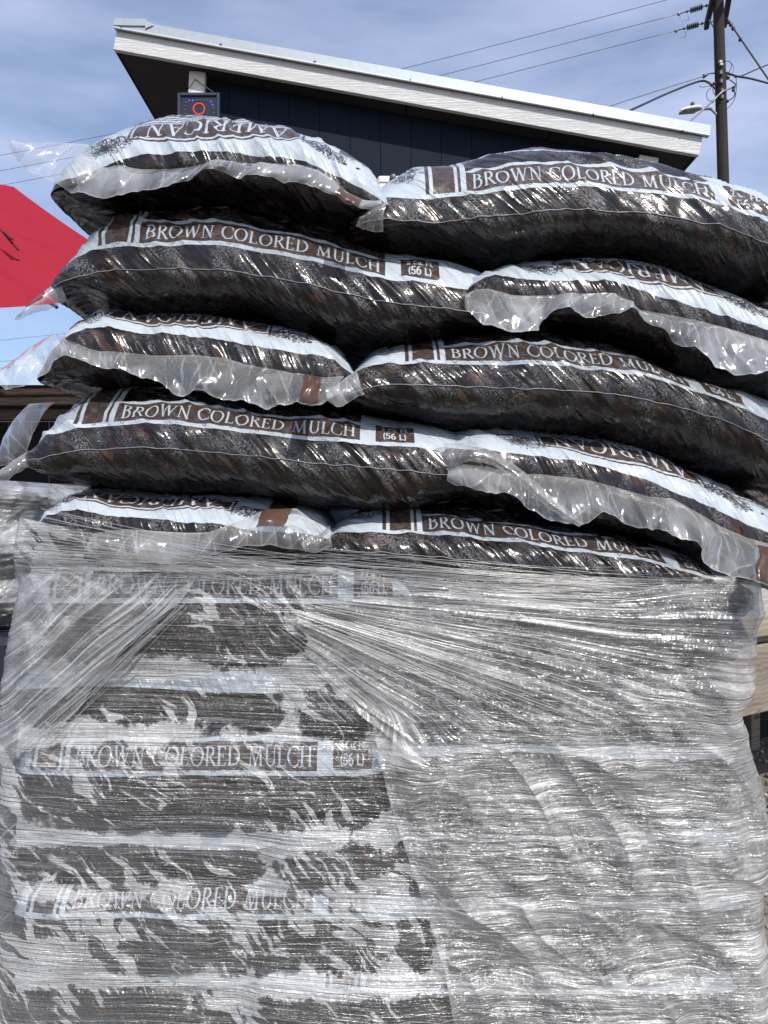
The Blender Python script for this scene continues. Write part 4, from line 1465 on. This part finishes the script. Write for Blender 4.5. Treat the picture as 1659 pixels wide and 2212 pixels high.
def wrap_sheet(top, left=None, right=None, ns=380, nt=300, off=0.0, zbot=.22, bot=None):
    """Rows at constant height; each row runs (round the left corner) - front - (round the right corner)."""
    t = np.linspace(0, 1, nt)[None, :] ** 1.12
    # parameter along the row: pieces of corner are added where the sheet goes round
    q = np.linspace(0, 1, ns)[:, None]
    pxl0 = np.interp(1700, [a for a, b in SIL_L], [b for a, b in SIL_L])
    lo = left or SIL_L
    hi = right or SIL_R
    # first guess of px along the row for the top line
    g0, g1 = np.interp(1250, [a for a, b in lo], [b for a, b in lo]), np.interp(1250, [a for a, b in hi], [b for a, b in hi])
    pxg = g0 + (g1 - g0) * q
    ztop = Z(np.interp(pxg, [a for a, b in top], [b for a, b in top]), FD)
    zb = np.full_like(ztop, zbot) if bot is None else Z(np.interp(pxg, [a for a, b in bot], [b for a, b in bot]), FD)
    z = ztop + (zb - ztop) * t
    py = CY - (z - EYE) * F / FD
    dl, dr = (FD + RC if not left else FD), (FD + RC if not right else FD)
    xl = X(np.interp(py, [a for a, b in lo], [b for a, b in lo]), dl)
    xr = X(np.interp(py, [a for a, b in hi], [b for a, b in hi]), dr)
    cl = RC * 1.571 if not left else 0
    cr = RC * 1.571 if not right else 0
    sdl, sdr = (.5 if not left else 0), (.5 if not right else 0)
    front = xr - xl - (RC if not left else 0) - (RC if not right else 0)
    # fixed shares of the columns for side, corner and front
    wl, wr = (.05 if not left else 0), (.05 if not right else 0)
    wc = .06
    wcl, wcr = (wc if not left else 0), (wc if not right else 0)
    c0, c1, c2, c3 = wl, wl + wcl, 1 - wr - wcr, 1 - wr
    x = np.zeros_like(z)
    y = np.zeros_like(z)
    qf = np.clip((q - c1) / (c2 - c1), 0, 1)
    fx0 = xl + (RC if not left else 0)
    fxx = fx0 + front * qf
    fy = samp(TAUT, fxx, z)
    x[:] = fxx
    y[:] = fy
    if not left:
        ph = np.clip((c1 - q) / wcl, 0, 1) * math.pi / 2
        sd = np.clip((c0 - q) / wl, 0, 1) * sdl
        x = x - RC * np.sin(ph)
        y = y + RC * (1 - np.cos(ph)) + sd
    if not right:
        ph = np.clip((q - c2) / wcr, 0, 1) * math.pi / 2
        sd = np.clip((q - c3) / wr, 0, 1) * sdr
        x = x + RC * np.sin(ph)
        y = y + RC * (1 - np.cos(ph)) + sd
    gap = np.where((q >= c1) & (q <= c2), samp(ES, x, z) - fy, .012)
    return x, y - off, z, py, gap, q


def grid_normals(G):
    N = np.cross(np.gradient(G, axis=1), np.gradient(G, axis=0))
    N /= np.linalg.norm(N, axis=2, keepdims=True) + 1e-9
    if N[..., 1].mean() > 0:
        N = -N
    return N


def wrap_mat(name, a0, streak_gain, fog_gain, dew=1.0, rough=.22, tint=(.85, .86, .87), fine=1.0, bstr=.8, patch=0.0):
    """Thin clear film: streaked along the pull, fogged with drops where it stands off the bags."""
    t = NT(name)
    fl_, xz = t.uv('flow'), t.uv('xz')
    gap = t.attr('gap')
    s1 = t.noise(t.mapping(fl_, (170 * fine, 2.2, 1)), 1, 2, .6, .15)
    s2 = t.noise(t.mapping(fl_, (620 * fine, 7, 1)), 1, 2, .6, 0)
    s3 = t.noise(t.mapping(fl_, (45 * fine, 5, 1)), 1, 2, .55, .3)
    s1r = t.mr(s1, .46, .64)
    s2r = t.mr(s2, .44, .60)
    s3r = t.mr(s3, .42, .62)
    # contact patches slant with the wrinkles of the bags
    n_iso = t.noise(xz, 26, 3, .65, .4)
    n_big = t.noise(xz, 5.5, 2)
    n_low = t.noise(t.mapping(xz, loc=(3.3, 1.7, 0)), 4.2, 2)
    fleck = t.math('MULTIPLY', t.math('SUBTRACT', t.voro(xz, 230, out='Distance'), .4), .16)
    f = t.math('MULTIPLY_ADD', gap, .80, t.math('MULTIPLY_ADD', t.math('SUBTRACT', n_iso, .5), 1.5, fleck))
    f = t.math('MULTIPLY_ADD', t.math('SUBTRACT', n_big, .56), 1.7, f)
    warp = t.n('TexNoise')
    t.put(warp.inputs['Vector'], xz)
    warp.inputs['Scale'].default_value = 7
    xw = t.mix(.10, xz, warp.outputs['Color'], 'ADD')
    n_d = t.noise(t.rs(xw, -.85, (46, 12, 1)), 1, 3, .6, .5)
    th = t.math('MULTIPLY_ADD', t.math('SUBTRACT', n_low, .5), -.75, .60)
    g2 = t.math('MULTIPLY_ADD', t.math('SUBTRACT', n_d, th), 4.0, t.math('ADD', fleck, .38))
    f = t.math('MAXIMUM', f, g2)
    fog = t.math('MULTIPLY', t.mr(f, .24, .60), t.attr('dew'))
    fog = t.math('MULTIPLY', fog, t.mr(t.noise(xz, 11, 2, .6), .3, .7, .62, 1.2))
    rim = t.math('MULTIPLY', t.mr(f, .30, .42), t.mr(f, .62, .46))
    vd = t.voro(xz, 150, out='Distance')
    vs = t.voro(xz, 330, out='Distance')
    drop = t.math('MAXIMUM', t.mr(vd, .16, .05), t.math('MULTIPLY', t.mr(vs, .22, .08), .7))
    ring = t.math('MAXIMUM', t.math('MULTIPLY', t.mr(vd, .12, .22), t.mr(vd, .36, .26)), t.math('MULTIPLY', t.math('MULTIPLY', t.mr(vs, .15, .3), t.mr(vs, .5, .35)), .7))
    dens = t.mr(t.noise(xz, 9, 1), .38, .6)
    drop = t.math('MULTIPLY', drop, dens)
    ring = t.math('MULTIPLY', ring, dens)
    fogd = t.math('SUBTRACT', t.math('MULTIPLY_ADD', ring, .35 * dew, .8), t.math('MULTIPLY', drop, .55 * dew))
    a = t.math('MULTIPLY_ADD', t.math('MULTIPLY', fog, fogd), fog_gain, a0)
    st = t.math('ADD', t.math('MULTIPLY', t.math('MULTIPLY', s1r, t.math('MULTIPLY_ADD', s3r, .75, .25)), .38), t.math('MULTIPLY', t.math('MULTIPLY', t.math('MULTIPLY_ADD', s1r, .7, .3), s2r), .45))
    a = t.math('MULTIPLY_ADD', st, streak_gain, a)  # pale streaks: stretched folds, with their glints painted in as opacity
    a = t.math('MULTIPLY_ADD', rim, .10 * dew, a)
    if patch:
        pn = t.noise(t.rs(xz, .55, (5, 12, 1)), 1, 4, .6, .5)
        a = t.math('MULTIPLY', a, t.mr(pn, .42, .58, 1 - patch, 1.18))
    fr = t.n('LayerWeight')
    fr.inputs['Blend'].default_value = .3
    a = t.math('MULTIPLY_ADD', fr.outputs['Facing'], .35, a, clamp=True)
    h = t.math('ADD', t.math('MULTIPLY', s1, 1.0), t.math('MULTIPLY', s2, .4))
    h = t.math('MULTIPLY_ADD', s3, 1.3, h)
    h = t.math('ADD', h, t.math('MULTIPLY', t.noise(xz, 70, 2, .6), .5))
    nr = t.bump(h, bstr, .008)
    p = t.principled(Base_Color=tint, Roughness=rough, Normal=nr, Specular_IOR_Level=.4)
    g = t.n('BsdfGlossy')
    g.inputs['Roughness'].default_value = .18
    t.put(g.inputs['Color'], (.95, .95, .95))
    t.put(g.inputs['Normal'], nr)
    tr = t.n('BsdfTransparent')
    t.put(tr.inputs['Color'], (.96, .96, .96))
    fz = t.n('LayerWeight')
    fz.inputs['Blend'].default_value = .5
    t.put(fz.inputs['Normal'], nr)
    gf = t.math('MULTIPLY_ADD', t.math('POWER', fz.outputs['Facing'], 4), .6, t.math('MULTIPLY_ADD', st, .16, .03), clamp=True)
    return t.done(t.mixsh(gf, t.mixsh(a, tr.outputs[0], p), g.outputs[0]))


M_WRAP_IN = wrap_mat('inner_stretch_film', .010, .13, .41, dew=1.7, rough=.2)
M_WRAP_OUT = wrap_mat('outer_stretch_film', .10, .74, .05, tint=(.80, .795, .78), dew=.5, rough=.2, fine=.85, bstr=.9, patch=.85)
M_WRAP_LEFT = wrap_mat('gathered_stretch_film', .05, .62, .10, dew=.5, rough=.2, fine=.9, bstr=.9, patch=.3)
M_STRAND = film_mat('film_strand', .12, .25, (.84, .85, .86), .2, (300, 900), bstr=.3)

wrap = thing('stretch_wrap', (0, 1.6, .22), 'clear stretch film wound round the lower bags, torn open at the left front', 'stretch film')


def film_part(name, mat, x, y, z, flow, gap, dew=None):
    G = np.stack([x, y, z], -1)
    gp = np.clip((gap - .006) / .030, 0, 1.4)
    return mesh_obj(name, G.reshape(-1, 3), grid_faces(*x.shape), mat, wrap, True,
                    {'flow': flow.reshape(-1, 2), 'xz': np.stack([x, z], -1).reshape(-1, 2)}, {'gap': gp, 'dew': np.ones(x.shape) if dew is None else dew})


# inner sheet
TOP_A = [(-10, 1072), (60, 1078), (100, 1092), (150, 1112), (250, 1132), (350, 1152), (480, 1192), (640, 1214), (700, 1233), (850, 1247), (1000, 1250), (1200, 1247), (1450, 1246), (1660, 1254)]
x, y, z, py, gap, q = wrap_sheet(TOP_A, ns=420, nt=330)
psi = z + .006 * perlin(x * 5, z * 9, 21) + x * .03
y = y - .0012 * ridge(psi * 60, x * 3, 4) ** 3 - .001 * perlin(x * 20, z * 30, 5)
LB_ = [(1250, 648), (1318, 640), (1440, 692), (1535, 775), (1580, 808), (1700, 836), (1800, 868), (1900, 902), (2000, 934), (2212, 982), (2800, 1060)]
dewy = 1 - .75 * sstep(0, 70, x * F / y + CX - np.interp(py, [a for a, _ in LB_], [b for _, b in LB_])) * sstep(1230, 1330, py)
film_part('inner_film', M_WRAP_IN, x, y, z, np.stack([psi, x], -1), gap, dewy)

# outer torn sheet, gathered at its upper left and fanning to the right
TOP_B = [(600, 1316), (640, 1318), (800, 1285), (1000, 1270), (1300, 1260), (1660, 1262)]
LEFT_B = [(1250, 648), (1318, 640), (1350, 652), (1380, 668), (1400, 660), (1440, 692), (1500, 735), (1535, 775), (1556, 806), (1580, 808), (1620, 818), (1700, 836), (1800, 868), (1900, 902), (2000, 934), (2080, 958), (2212, 982), (2800, 1060)]
x, y, z, py, gap, q = wrap_sheet(TOP_B, left=LEFT_B, ns=360, nt=340, off=.007)
px = x * F / y + CX
ang = np.arctan2(py - 1268, px - 480)
rad = np.hypot(py - 1268, px - 480) / 1533 * 1.2
psi1 = -ang * .42 + .02 * perlin(x * 3, z * 3, 30)
wob = .014 * perlin(x * 4.5, z * 6, 31) + .004 * perlin(x * 15, z * 13, 32)
psi2 = z + wob + .05 * np.sin(x * 2.2 + 1) * .3
wgt = sstep(1490, 1640, py + 40 * perlin(x * 6, z * 2, 33))
psi = psi1 * (1 - wgt) + (psi2 - 1.35) * wgt
along = rad * .45 * (1 - wgt) + x * 2.6 * wgt
fold = (1 - wgt) * (.012 * (ridge(psi1 * 22, rad * .8, 34) ** 6) + .003 * ridge(psi1 * 60, rad * 1.5, 44) ** 4) + wgt * (.016 * perlin(x * 5 + z * 3, z * 8, 35) + .014 * ridge(x * 8 + z * 8, z * 3 - x * 3, 39) ** 3 + .008 * ridge(x * 5 + z * 4, z * 11, 36) ** 4)
fold = fold + .0016 * ridge(psi * 80, along * 7, 37) ** 3 * (.3 + sstep(-.2, .5, perlin(x * 8, z * 8, 38)))
edge = np.exp(-(q / .012)) * .006
y = y - fold - edge
film_part('outer_film', M_WRAP_OUT, x, y, z, np.stack([psi, along], -1), gap)

# sheet drawn down to the left in rope-like folds
RIGHT_C = [(1200, 440), (1255, 425), (1292, 402), (1345, 330), (1400, 272), (1440, 240), (1480, 205), (1540, 165), (1600, 80), (1650, 12), (1660, 10)]
BOT_C = [(-20, 1655), (500, 1655)]
TOP_C = [(-20, 1240), (60, 1240), (250, 1236), (440, 1240)]
x, y, z, py, gap, q = wrap_sheet(TOP_C, right=RIGHT_C, ns=240, nt=240, off=.006, bot=BOT_C)
px = x * F / y + CX
per = ((px - 400) * .66 + (py - 1290) * .75) / 1533 * 1.2         # distance across the pull
alo = ((px - 400) * -.75 + (py - 1290) * .66) / 1533 * 1.2
psi = per + .008 * perlin(x * 8, z * 8, 40)
fold = .010 * ridge(psi * 13 + .3, alo * .8, 41) ** 5 + .003 * ridge(psi * 55, alo * 3, 42) ** 3
edge = np.exp(-((1 - q) / .02)) * .006
y = y - fold - edge
film_part('gathered_film', M_WRAP_LEFT, x, y, z, np.stack([psi, alo], -1), gap)

# loose stretched strands lying over the film
rs = random.Random(12)


def strands(name, items, kind=True):
    mb = MB()
    for (a, b, r, lift, sag) in items:
        n = 14
        pts = []
        for i in range(n + 1):
            t = i / n
            ppx, ppy = a[0] + (b[0] - a[0]) * t, a[1] + (b[1] - a[1]) * t + sag * math.sin(math.pi * t)
            xx, zz_ = X(ppx, 1.195), Z(ppy, 1.195)
            yy = float(samp(TAUT, np.array(xx), np.array(zz_))) - lift
            pts.append((xx, yy, zz_))
        mb.tube(pts, r * .6, 4, False)
    o = mb.build(name, M_STRAND, wrap, True)
    if kind:
        o['kind'] = 'stuff'
    return o


it = []
for i in range(70):
    u_ = rs.random()
    a = (rs.uniform(48, 130), rs.uniform(1090, 1225) if u_ < .7 else rs.uniform(1225, 1300))
    b = (rs.uniform(420, 900), rs.gauss(1232, 22))
    it.append((a, b, rs.choice((.0004, .0005, .0007, .0010)), rs.uniform(.006, .011), rs.uniform(-6, 10)))
for i in range(60):
    a = (rs.uniform(480, 900), rs.gauss(1226, 18))
    b = (rs.uniform(1100, 1600), rs.gauss(1262, 14) + (rs.random() ** 3) * 60)
    it.append((a, b, rs.choice((.0004, .0005, .0007)), rs.uniform(.008, .013), rs.uniform(-3, 6)))
strands('upper_strands', it)
it = []
for i in range(90):
    u_ = rs.random()
    a0_ = rs.uniform(4, 58) if u_ < .6 else rs.uniform(0, 25)
    r0, r1 = rs.uniform(120, 420), rs.uniform(450, 1100)
    an = math.radians(a0_)
    r1 = min(r1, 1110 / max(.2, math.cos(an)), (285 / max(.05, math.sin(an))))
    if r1 < r0 + 80:
        continue
    it.append(((500 + r0 * math.cos(an), 1272 + r0 * math.sin(an)), (500 + r1 * math.cos(an), 1272 + r1 * math.sin(an)), rs.choice((.0004, .0006, .0009, .0013)), rs.uniform(.014, .018), rs.uniform(-6, 6)))
strands('fan_strands', it)
it = []
for i in range(60):
    o_ = rs.gauss(0, 16)
    k0, k1 = rs.uniform(0, .3), rs.uniform(.6, 1)
    ex, ey = rs.uniform(-5, 60), rs.uniform(1585, 1660)
    sx, sy = 408 + rs.uniform(-15, 25), 1286 + rs.uniform(-25, 8)
    it.append(((sx + (ex - sx) * k0, sy + (ey - sy) * k0 + o_ * .4), (sx + (ex - sx) * k1, sy + (ey - sy) * k1 + o_), rs.choice((.0005, .0008, .0012)), rs.uniform(.012, .018), rs.uniform(-8, 8)))
for i in range(70):
    yy_ = rs.choice((1440, 1480, 1530, 1590, 1640, 1800, 1830, 1905, 2085, 2110)) + rs.gauss(0, 14)
    a = (rs.uniform(40, 400), yy_)
    b = (a[0] + rs.uniform(150, 480), yy_ + rs.gauss(4, 5))
    lim = np.interp(yy_, [k for k, _ in LEFT_B], [k for _, k in LEFT_B])
    if b[0] < lim:
        it.append((a, b, .00035, rs.uniform(.005, .008), rs.uniform(-3, 3)))
strands('left_strands', it)

# ---------------------------------------------------------------- crumpled clear flaps of the bags
def resample(pts, n, sm=1.2):
    p = np.array(pts, float)
    d = np.concatenate([[0], np.cumsum(np.hypot(*np.diff(p, axis=0).T))])
    s = np.linspace(0, d[-1], n)
    o = np.stack([np.interp(s, d, p[:, k]) for k in (0, 1)], -1)
    return np.stack([gauss1(o[:, k], sm) for k in (0, 1)], -1) if sm else o


def flap(parent, name, top, bot, d0, d1, seed, tabs=(), n=220, m=44, amp=1.0, belly=.012, mat=None):
    """A plastic sheet from its upper line (pixel rows at depth d0) to its lower edge (depth d1), crumpled in real depth."""
    a, b = resample(top, n), resample(bot, n)
    t = np.linspace(0, 1, m)[None, :]
    px = a[:, :1] * (1 - t) + b[:, :1] * t
    py = a[:, 1:] * (1 - t) + b[:, 1:] * t
    d0, d1 = [np.interp(np.linspace(0, 1, n), np.linspace(0, 1, len(q)), q) if isinstance(q, (list, tuple)) else np.full(n, q) for q in (d0, d1)]
    d = d0[:, None] * (1 - t) + d1[:, None] * t - belly * np.sin(math.pi * t)
    x, z = (px - CX) / F * d, EYE - (py - CY) / F * d
    L = np.concatenate([[0], np.cumsum(np.hypot(*np.diff(b, axis=0).T))])[:, None] / F * 1.2
    w = t * np.hypot(a[:, 0] - b[:, 0], a[:, 1] - b[:, 1])[:, None] / F * 1.2
    uu, ww = L + 0 * w, w + 0 * L
    sk = uu + .5 * ww * np.sin(seed)
    p1 = perlin(sk * 9, ww * 6, seed)
    p2 = perlin(sk * 27 - ww * 12, ww * 22 + sk * 6, seed + 1)
    p3 = perlin(sk * 60, ww * 55, seed + 2)
    pin = np.minimum(1, t * 3.0) ** .7
    # crumpled sheet: flat facets between sharp creases, from triangle waves in several directions
    rr = np.random.default_rng(seed)
    wu, wwp = uu + .012 * perlin(uu * 9, ww * 9, seed + 11), ww + .012 * perlin(uu * 9, ww * 9, seed + 12)
    h = .022 * np.abs(p1) + .0015 * np.abs(p3)
    fold_w = 0 * uu
    for lam, slope in ((.11, .30), (.075, .34), (.055, .34), (.036, .30), (.022, .22)):
        th_ = rr.uniform(-.9, .9)
        k_ = ((wu * math.cos(th_) + wwp * math.sin(th_)) / lam + rr.uniform(0, 1)) % 1.0
        cd = np.minimum(k_, 1 - k_) if lam < .06 else np.abs(k_ - .5)
        fold_w = fold_w + .5 * np.exp(-(cd * lam / .0011) ** 2) * sstep(-.15, .35, perlin(uu * 14, ww * 14, seed + int(lam * 500)))
        h = h + lam * slope * .5 * (1 - np.abs(2 * k_ - 1)) * (.35 + .65 * sstep(-.3, .4, perlin(uu * 8, ww * 8, seed + int(lam * 1000))))
    h = h * amp * pin
    d2 = d - h + .008 * amp
    x = x + .005 * amp * p2 * pin
    z = z + .005 * amp * p1 * pin + .0025 * amp * perlin(uu * 70, ww * 4, seed + 7) * (t ** 4) + .012 * amp * (np.abs(perlin(uu * 16, 0 * uu, seed + 8)) - .25) * t ** 3
    # keep the sheet in front of what it hangs on
    crease = .30 * sstep(-.1, .35, perlin(sk * 8, ww * 10, seed + 3)) + .22 * sstep(.0, .3, perlin(sk * 17, ww * 15, seed + 6))
    crease = crease + .5 * np.exp(-((1 - t) / .03) ** 2) + .5 * np.exp(-(t / .06) ** 2) * (.4 + .6 * ridge(uu * 90, ww * 60, seed + 5))
    crease = np.clip(crease + fold_w, 0, 1.3)
    G = np.stack([x, d2, z], -1)
    o = mesh_obj(name, G.reshape(-1, 3), grid_faces(n, m), mat or M_FLAP, parent, True, np.stack([uu, ww], -1).reshape(-1, 2), {'crease': crease})
    for (s0, s1, t0, t1) in tabs:
        i0, i1, j0, j1 = int(s0 * (n - 1)), int(s1 * (n - 1)), int(t0 * (m - 1)), int(t1 * (m - 1))
        T = G[i0:i1, j0:j1].copy()
        k = np.linspace(0, 1, T.shape[0])[:, None]
        T[..., 0] += .0025 * perlin(np.linspace(0, 6, T.shape[1])[None, :] + 0 * k, k * 0, seed + 9) * (np.abs(k - .5) * 2) ** 4
        T[..., 1] -= .0015
        mesh_obj('brown_tab', T.reshape(-1, 3), grid_faces(*T.shape[:2]), M_TAB, o, True)
    return o


flap(B['L1L'], 'end_flap',
     [(39, 305), (110, 303), (185, 308), (245, 345), (290, 357), (370, 362), (465, 347), (560, 350), (645, 352), (690, 366), (720, 384), (750, 412), (785, 428), (828, 438)],
     [(30, 322), (62, 372), (118, 402), (150, 418), (185, 428), (240, 433), (285, 424), (320, 416), (370, 410), (410, 402), (450, 379), (500, 384), (550, 388), (610, 392), (675, 412), (710, 432), (745, 447), (795, 460), (820, 452)],
     [1.20, 1.19, 1.17, 1.162, 1.162, 1.165], [1.19, 1.16, 1.135, 1.13, 1.13, 1.14], 51, tabs=((.885, .95, .25, .98),), amp=.8, n=260)
flap(B['L2R'], 'end_flap',
     [(1000, 636), (1030, 622), (1060, 620), (1110, 634), (1180, 636), (1250, 632), (1330, 628), (1370, 664), (1455, 678), (1530, 694), (1580, 708), (1659, 732), (1740, 765)],
     [(1002, 662), (1045, 703), (1100, 716), (1130, 723), (1157, 727), (1168, 695), (1200, 682), (1230, 678), (1260, 692), (1330, 678), (1370, 680), (1430, 722), (1495, 768), (1550, 802), (1600, 814), (1659, 809), (1740, 830)],
     1.195, [1.15, 1.14, 1.16, 1.16, 1.15, 1.14], 61, amp=1.0, n=260)
flap(B['L3L'], 'end_flap',
     [(2, 795), (60, 748), (115, 718), (150, 735), (200, 752), (330, 766), (420, 764), (480, 771), (560, 791), (640, 802), (700, 813), (745, 810)],
     [(0, 838), (38, 846), (75, 838), (95, 812), (150, 770), (200, 786), (260, 802), (340, 822), (382, 857), (440, 850), (480, 862), (530, 872), (575, 892), (640, 868), (690, 872), (738, 850)],
     [1.21, 1.20, 1.195, 1.195], [1.18, 1.165, 1.15, 1.14, 1.14, 1.16], 71, tabs=((.885, .94, .04, .97),), amp=1.0, n=260)
flap(B['L4R'], 'end_flap',
     [(962, 1012), (1000, 1002), (1060, 1008), (1110, 1018), (1140, 1022), (1180, 1024), (1280, 1037), (1405, 1072), (1455, 1075), (1520, 1112), (1565, 1138), (1620, 1162), (1659, 1172), (1760, 1210)],
     [(962, 1046), (1020, 1068), (1090, 1074), (1150, 1106), (1210, 1131), (1255, 1133), (1295, 1113), (1355, 1137), (1395, 1148), (1455, 1157), (1492, 1162), (1520, 1216), (1575, 1258), (1620, 1262), (1659, 1260), (1760, 1290)],
     1.195, [1.16, 1.145, 1.14, 1.13, 1.13, 1.14], 81, tabs=((.845, .99, .12, .97),), amp=1.05, n=270)
flap(B['L4R'], 'folded_strip',
     [(938, 968), (1000, 960), (1050, 968), (1082, 982), (1140, 1024), (1190, 1070), (1240, 1110), (1262, 1128)],
     [(932, 985), (965, 1010), (1010, 998), (1060, 1002), (1100, 1026), (1150, 1070), (1205, 1112), (1250, 1136)],
     [1.19, 1.17, 1.155, 1.14], [1.18, 1.16, 1.145, 1.13], 87, amp=.45, n=150, m=24)
flap(B['L5L'], 'end_flap',
     [(195, 1152), (270, 1143), (330, 1147), (400, 1151), (450, 1150), (520, 1124), (575, 1100), (640, 1098), (672, 1122), (700, 1160)],
     [(200, 1208), (330, 1216), (400, 1218), (480, 1192), (530, 1178), (580, 1176), (640, 1182), (690, 1192)],
     1.19, [1.17, 1.165, 1.17], 91, tabs=((.70, .83, .02, .5),), amp=.6)
# loose ends of the side-lying bags
flap(B['L2L'], 'loose_end', [(128, 596), (105, 618), (72, 645), (52, 665), (38, 686)], [(150, 652), (128, 662), (108, 681), (75, 676), (42, 694)], [1.235, 1.22, 1.20], [1.24, 1.23, 1.2], 101, amp=.8, n=90, m=36, tabs=((.35, .75, .08, .42),))
flap(B['L4L'], 'loose_end', [(118, 868), (60, 872), (28, 905), (4, 945), (-8, 985)], [(95, 900), (70, 945), (60, 975), (35, 1000), (-6, 1010)], [1.26, 1.28, 1.27], [1.24, 1.25, 1.25], 103, amp=.6, n=90, m=44)
flap(B['L4L'], 'loose_end', [(58, 975), (40, 985), (22, 998), (2, 1012)], [(66, 1005), (48, 1022), (24, 1036), (0, 1042)], [1.22, 1.20], [1.21, 1.19], 105, amp=.7, n=60, m=24)
flap(B['L1R'], 'loose_end', [(838, 430), (815, 440), (795, 452), (778, 470)], [(826, 505), (806, 508), (785, 500), (770, 492)], [1.19, 1.165], [1.19, 1.165], 107, amp=.9, n=60, m=40)
flap(B['L3R'], 'loose_end', [(770, 800), (745, 815), (725, 832), (702, 838)], [(790, 855), (765, 868), (742, 878), (712, 872)], [1.19, 1.165], [1.19, 1.165], 109, amp=.9, n=60, m=36)
flap(B['L5R'], 'loose_end', [(712, 1135), (695, 1150), (668, 1160), (650, 1170)], [(720, 1185), (705, 1195), (686, 1200), (662, 1196)], [1.195, 1.175], [1.195, 1.17], 111, amp=.8, n=60, m=30)

# ---------------------------------------------------------------- the neighbouring wrapped stack at the left
ND = 1.95
prof = [(1030, -60), (1040, -5), (1050, 24), (1075, 44), (1110, 53), (1160, 53), (1250, 46), (1310, 36), (1355, 26), (1378, 16)]
nb = thing('neighbour_stack', (X(-250, ND + .4), ND + .5, 0), 'next film-wrapped stack at the far left edge, on a dark navy base', 'wrapped stack')
nz, na = 200, 260
zs_ = np.linspace(Z(1378, ND), Z(1032, ND), nz)
pyz = CY - (zs_ - EYE) * F / ND
xe = X(np.interp(pyz, [a for a, b in prof], [b for a, b in prof]), ND + .1)
xe = gauss1(xe, 4)
an = np.linspace(0, 2 * np.pi, na)
x_c, y_c = -1.65, ND + .55
hw = (xe - x_c)[:, None]
c_, s_ = np.cos(an)[None, :], np.sin(an)[None, :]
e_ = .5
xx = x_c + hw * np.sign(c_) * np.abs(c_) ** e_
yy = y_c + (.55 * hw / hw.max()) * np.sign(s_) * np.abs(s_) ** e_
zz_ = np.repeat(zs_[:, None], na, 1)
bul = .02 * np.sin(zs_[:, None] * 2 * np.pi / .17) + .03 * perlin(xx * 6, zz_ * 9, 50) + .022 * ridge(xx * 9 + yy * 9, zz_ * 11, 51) ** 3
bul = bul + .010 * perlin(xx * 22 + yy * 14, zz_ * 26, 53) + .006 * ridge(xx * 30 - yy * 22, zz_ * 40, 54) ** 3
xx, yy = xx + bul * c_, yy + bul * s_
psi = zz_ + .06 * perlin(xx * 5 + yy * 5, zz_ * 6, 52)
G = np.concatenate([np.stack([xx, yy, zz_], -1), np.stack([np.full((1, na), x_c), np.full((1, na), y_c), np.full((1, na), zs_[-1] + .04)], -1)], 0)
fl2 = np.stack([psi, xx + yy], -1)
fl2 = np.concatenate([fl2, fl2[-1:]], 0)
M_NB = wrap_mat('neighbour_stretch_film', .03, .55, .02, dew=.3, rough=.18, fine=.7, bstr=1.0, patch=.5)
mesh_obj('film_cover', G.reshape(-1, 3), grid_faces(nz + 1, na), M_NB, nb, True, {'flow': fl2.reshape(-1, 2), 'xz': G[..., [0, 2]].reshape(-1, 2)}, {'gap': np.full(G.shape[:2], .6), 'dew': np.ones(G.shape[:2])})
k0 = .93
Gi = G.copy()
Gi[..., 0] = x_c + (G[..., 0] - x_c) * k0
Gi[..., 1] = y_c + (G[..., 1] - y_c) * k0
Gi[..., 2] = zs_[0] + (G[..., 2] - zs_[0]) * .97
ti = NT('bags_under_film')
nn = ti.noise(ti.mapping(ti.coord(), (3, 3, 14)), 1, 4, .6)
M_IN = ti.done(ti.principled(Base_Color=ti.ramp(nn, [(.4, (.03, .025, .022)), (.55, (.30, .32, .34))]), Roughness=.4))
mesh_obj('bags_inside', Gi.reshape(-1, 3), grid_faces(nz + 1, na), M_IN, nb, True)
M_NAVY_BASE = simple('dark_navy', (.012, .016, .028), .5, var=.3, scale=5, bump=.3)  # even dark navy of the box under this stack
MB().box((x_c - .05, y_c, zs_[0] / 2 - .005), (2 * (X(4, ND) - x_c) + .1, 1.0, zs_[0] - .01), None, .02).build('navy_base', M_NAVY_BASE, nb)

# pallet under the stack
pl = thing('wooden_pallet', (0, 1.65, 0), 'wooden pallet under the wrapped stack of mulch bags', 'pallet')
for yy_ in (1.24, 1.65, 2.06):
    MB().box((0, yy_, .06), (1.25, .09, .09), None, .004).build('stringer', M_WOOD_B, pl)
for i in range(7):
    MB().box((-.58 + i * .193, 1.65, .118), (.13, .95, .02), None, .003).build('deck_slat', M_WOOD_B, pl)
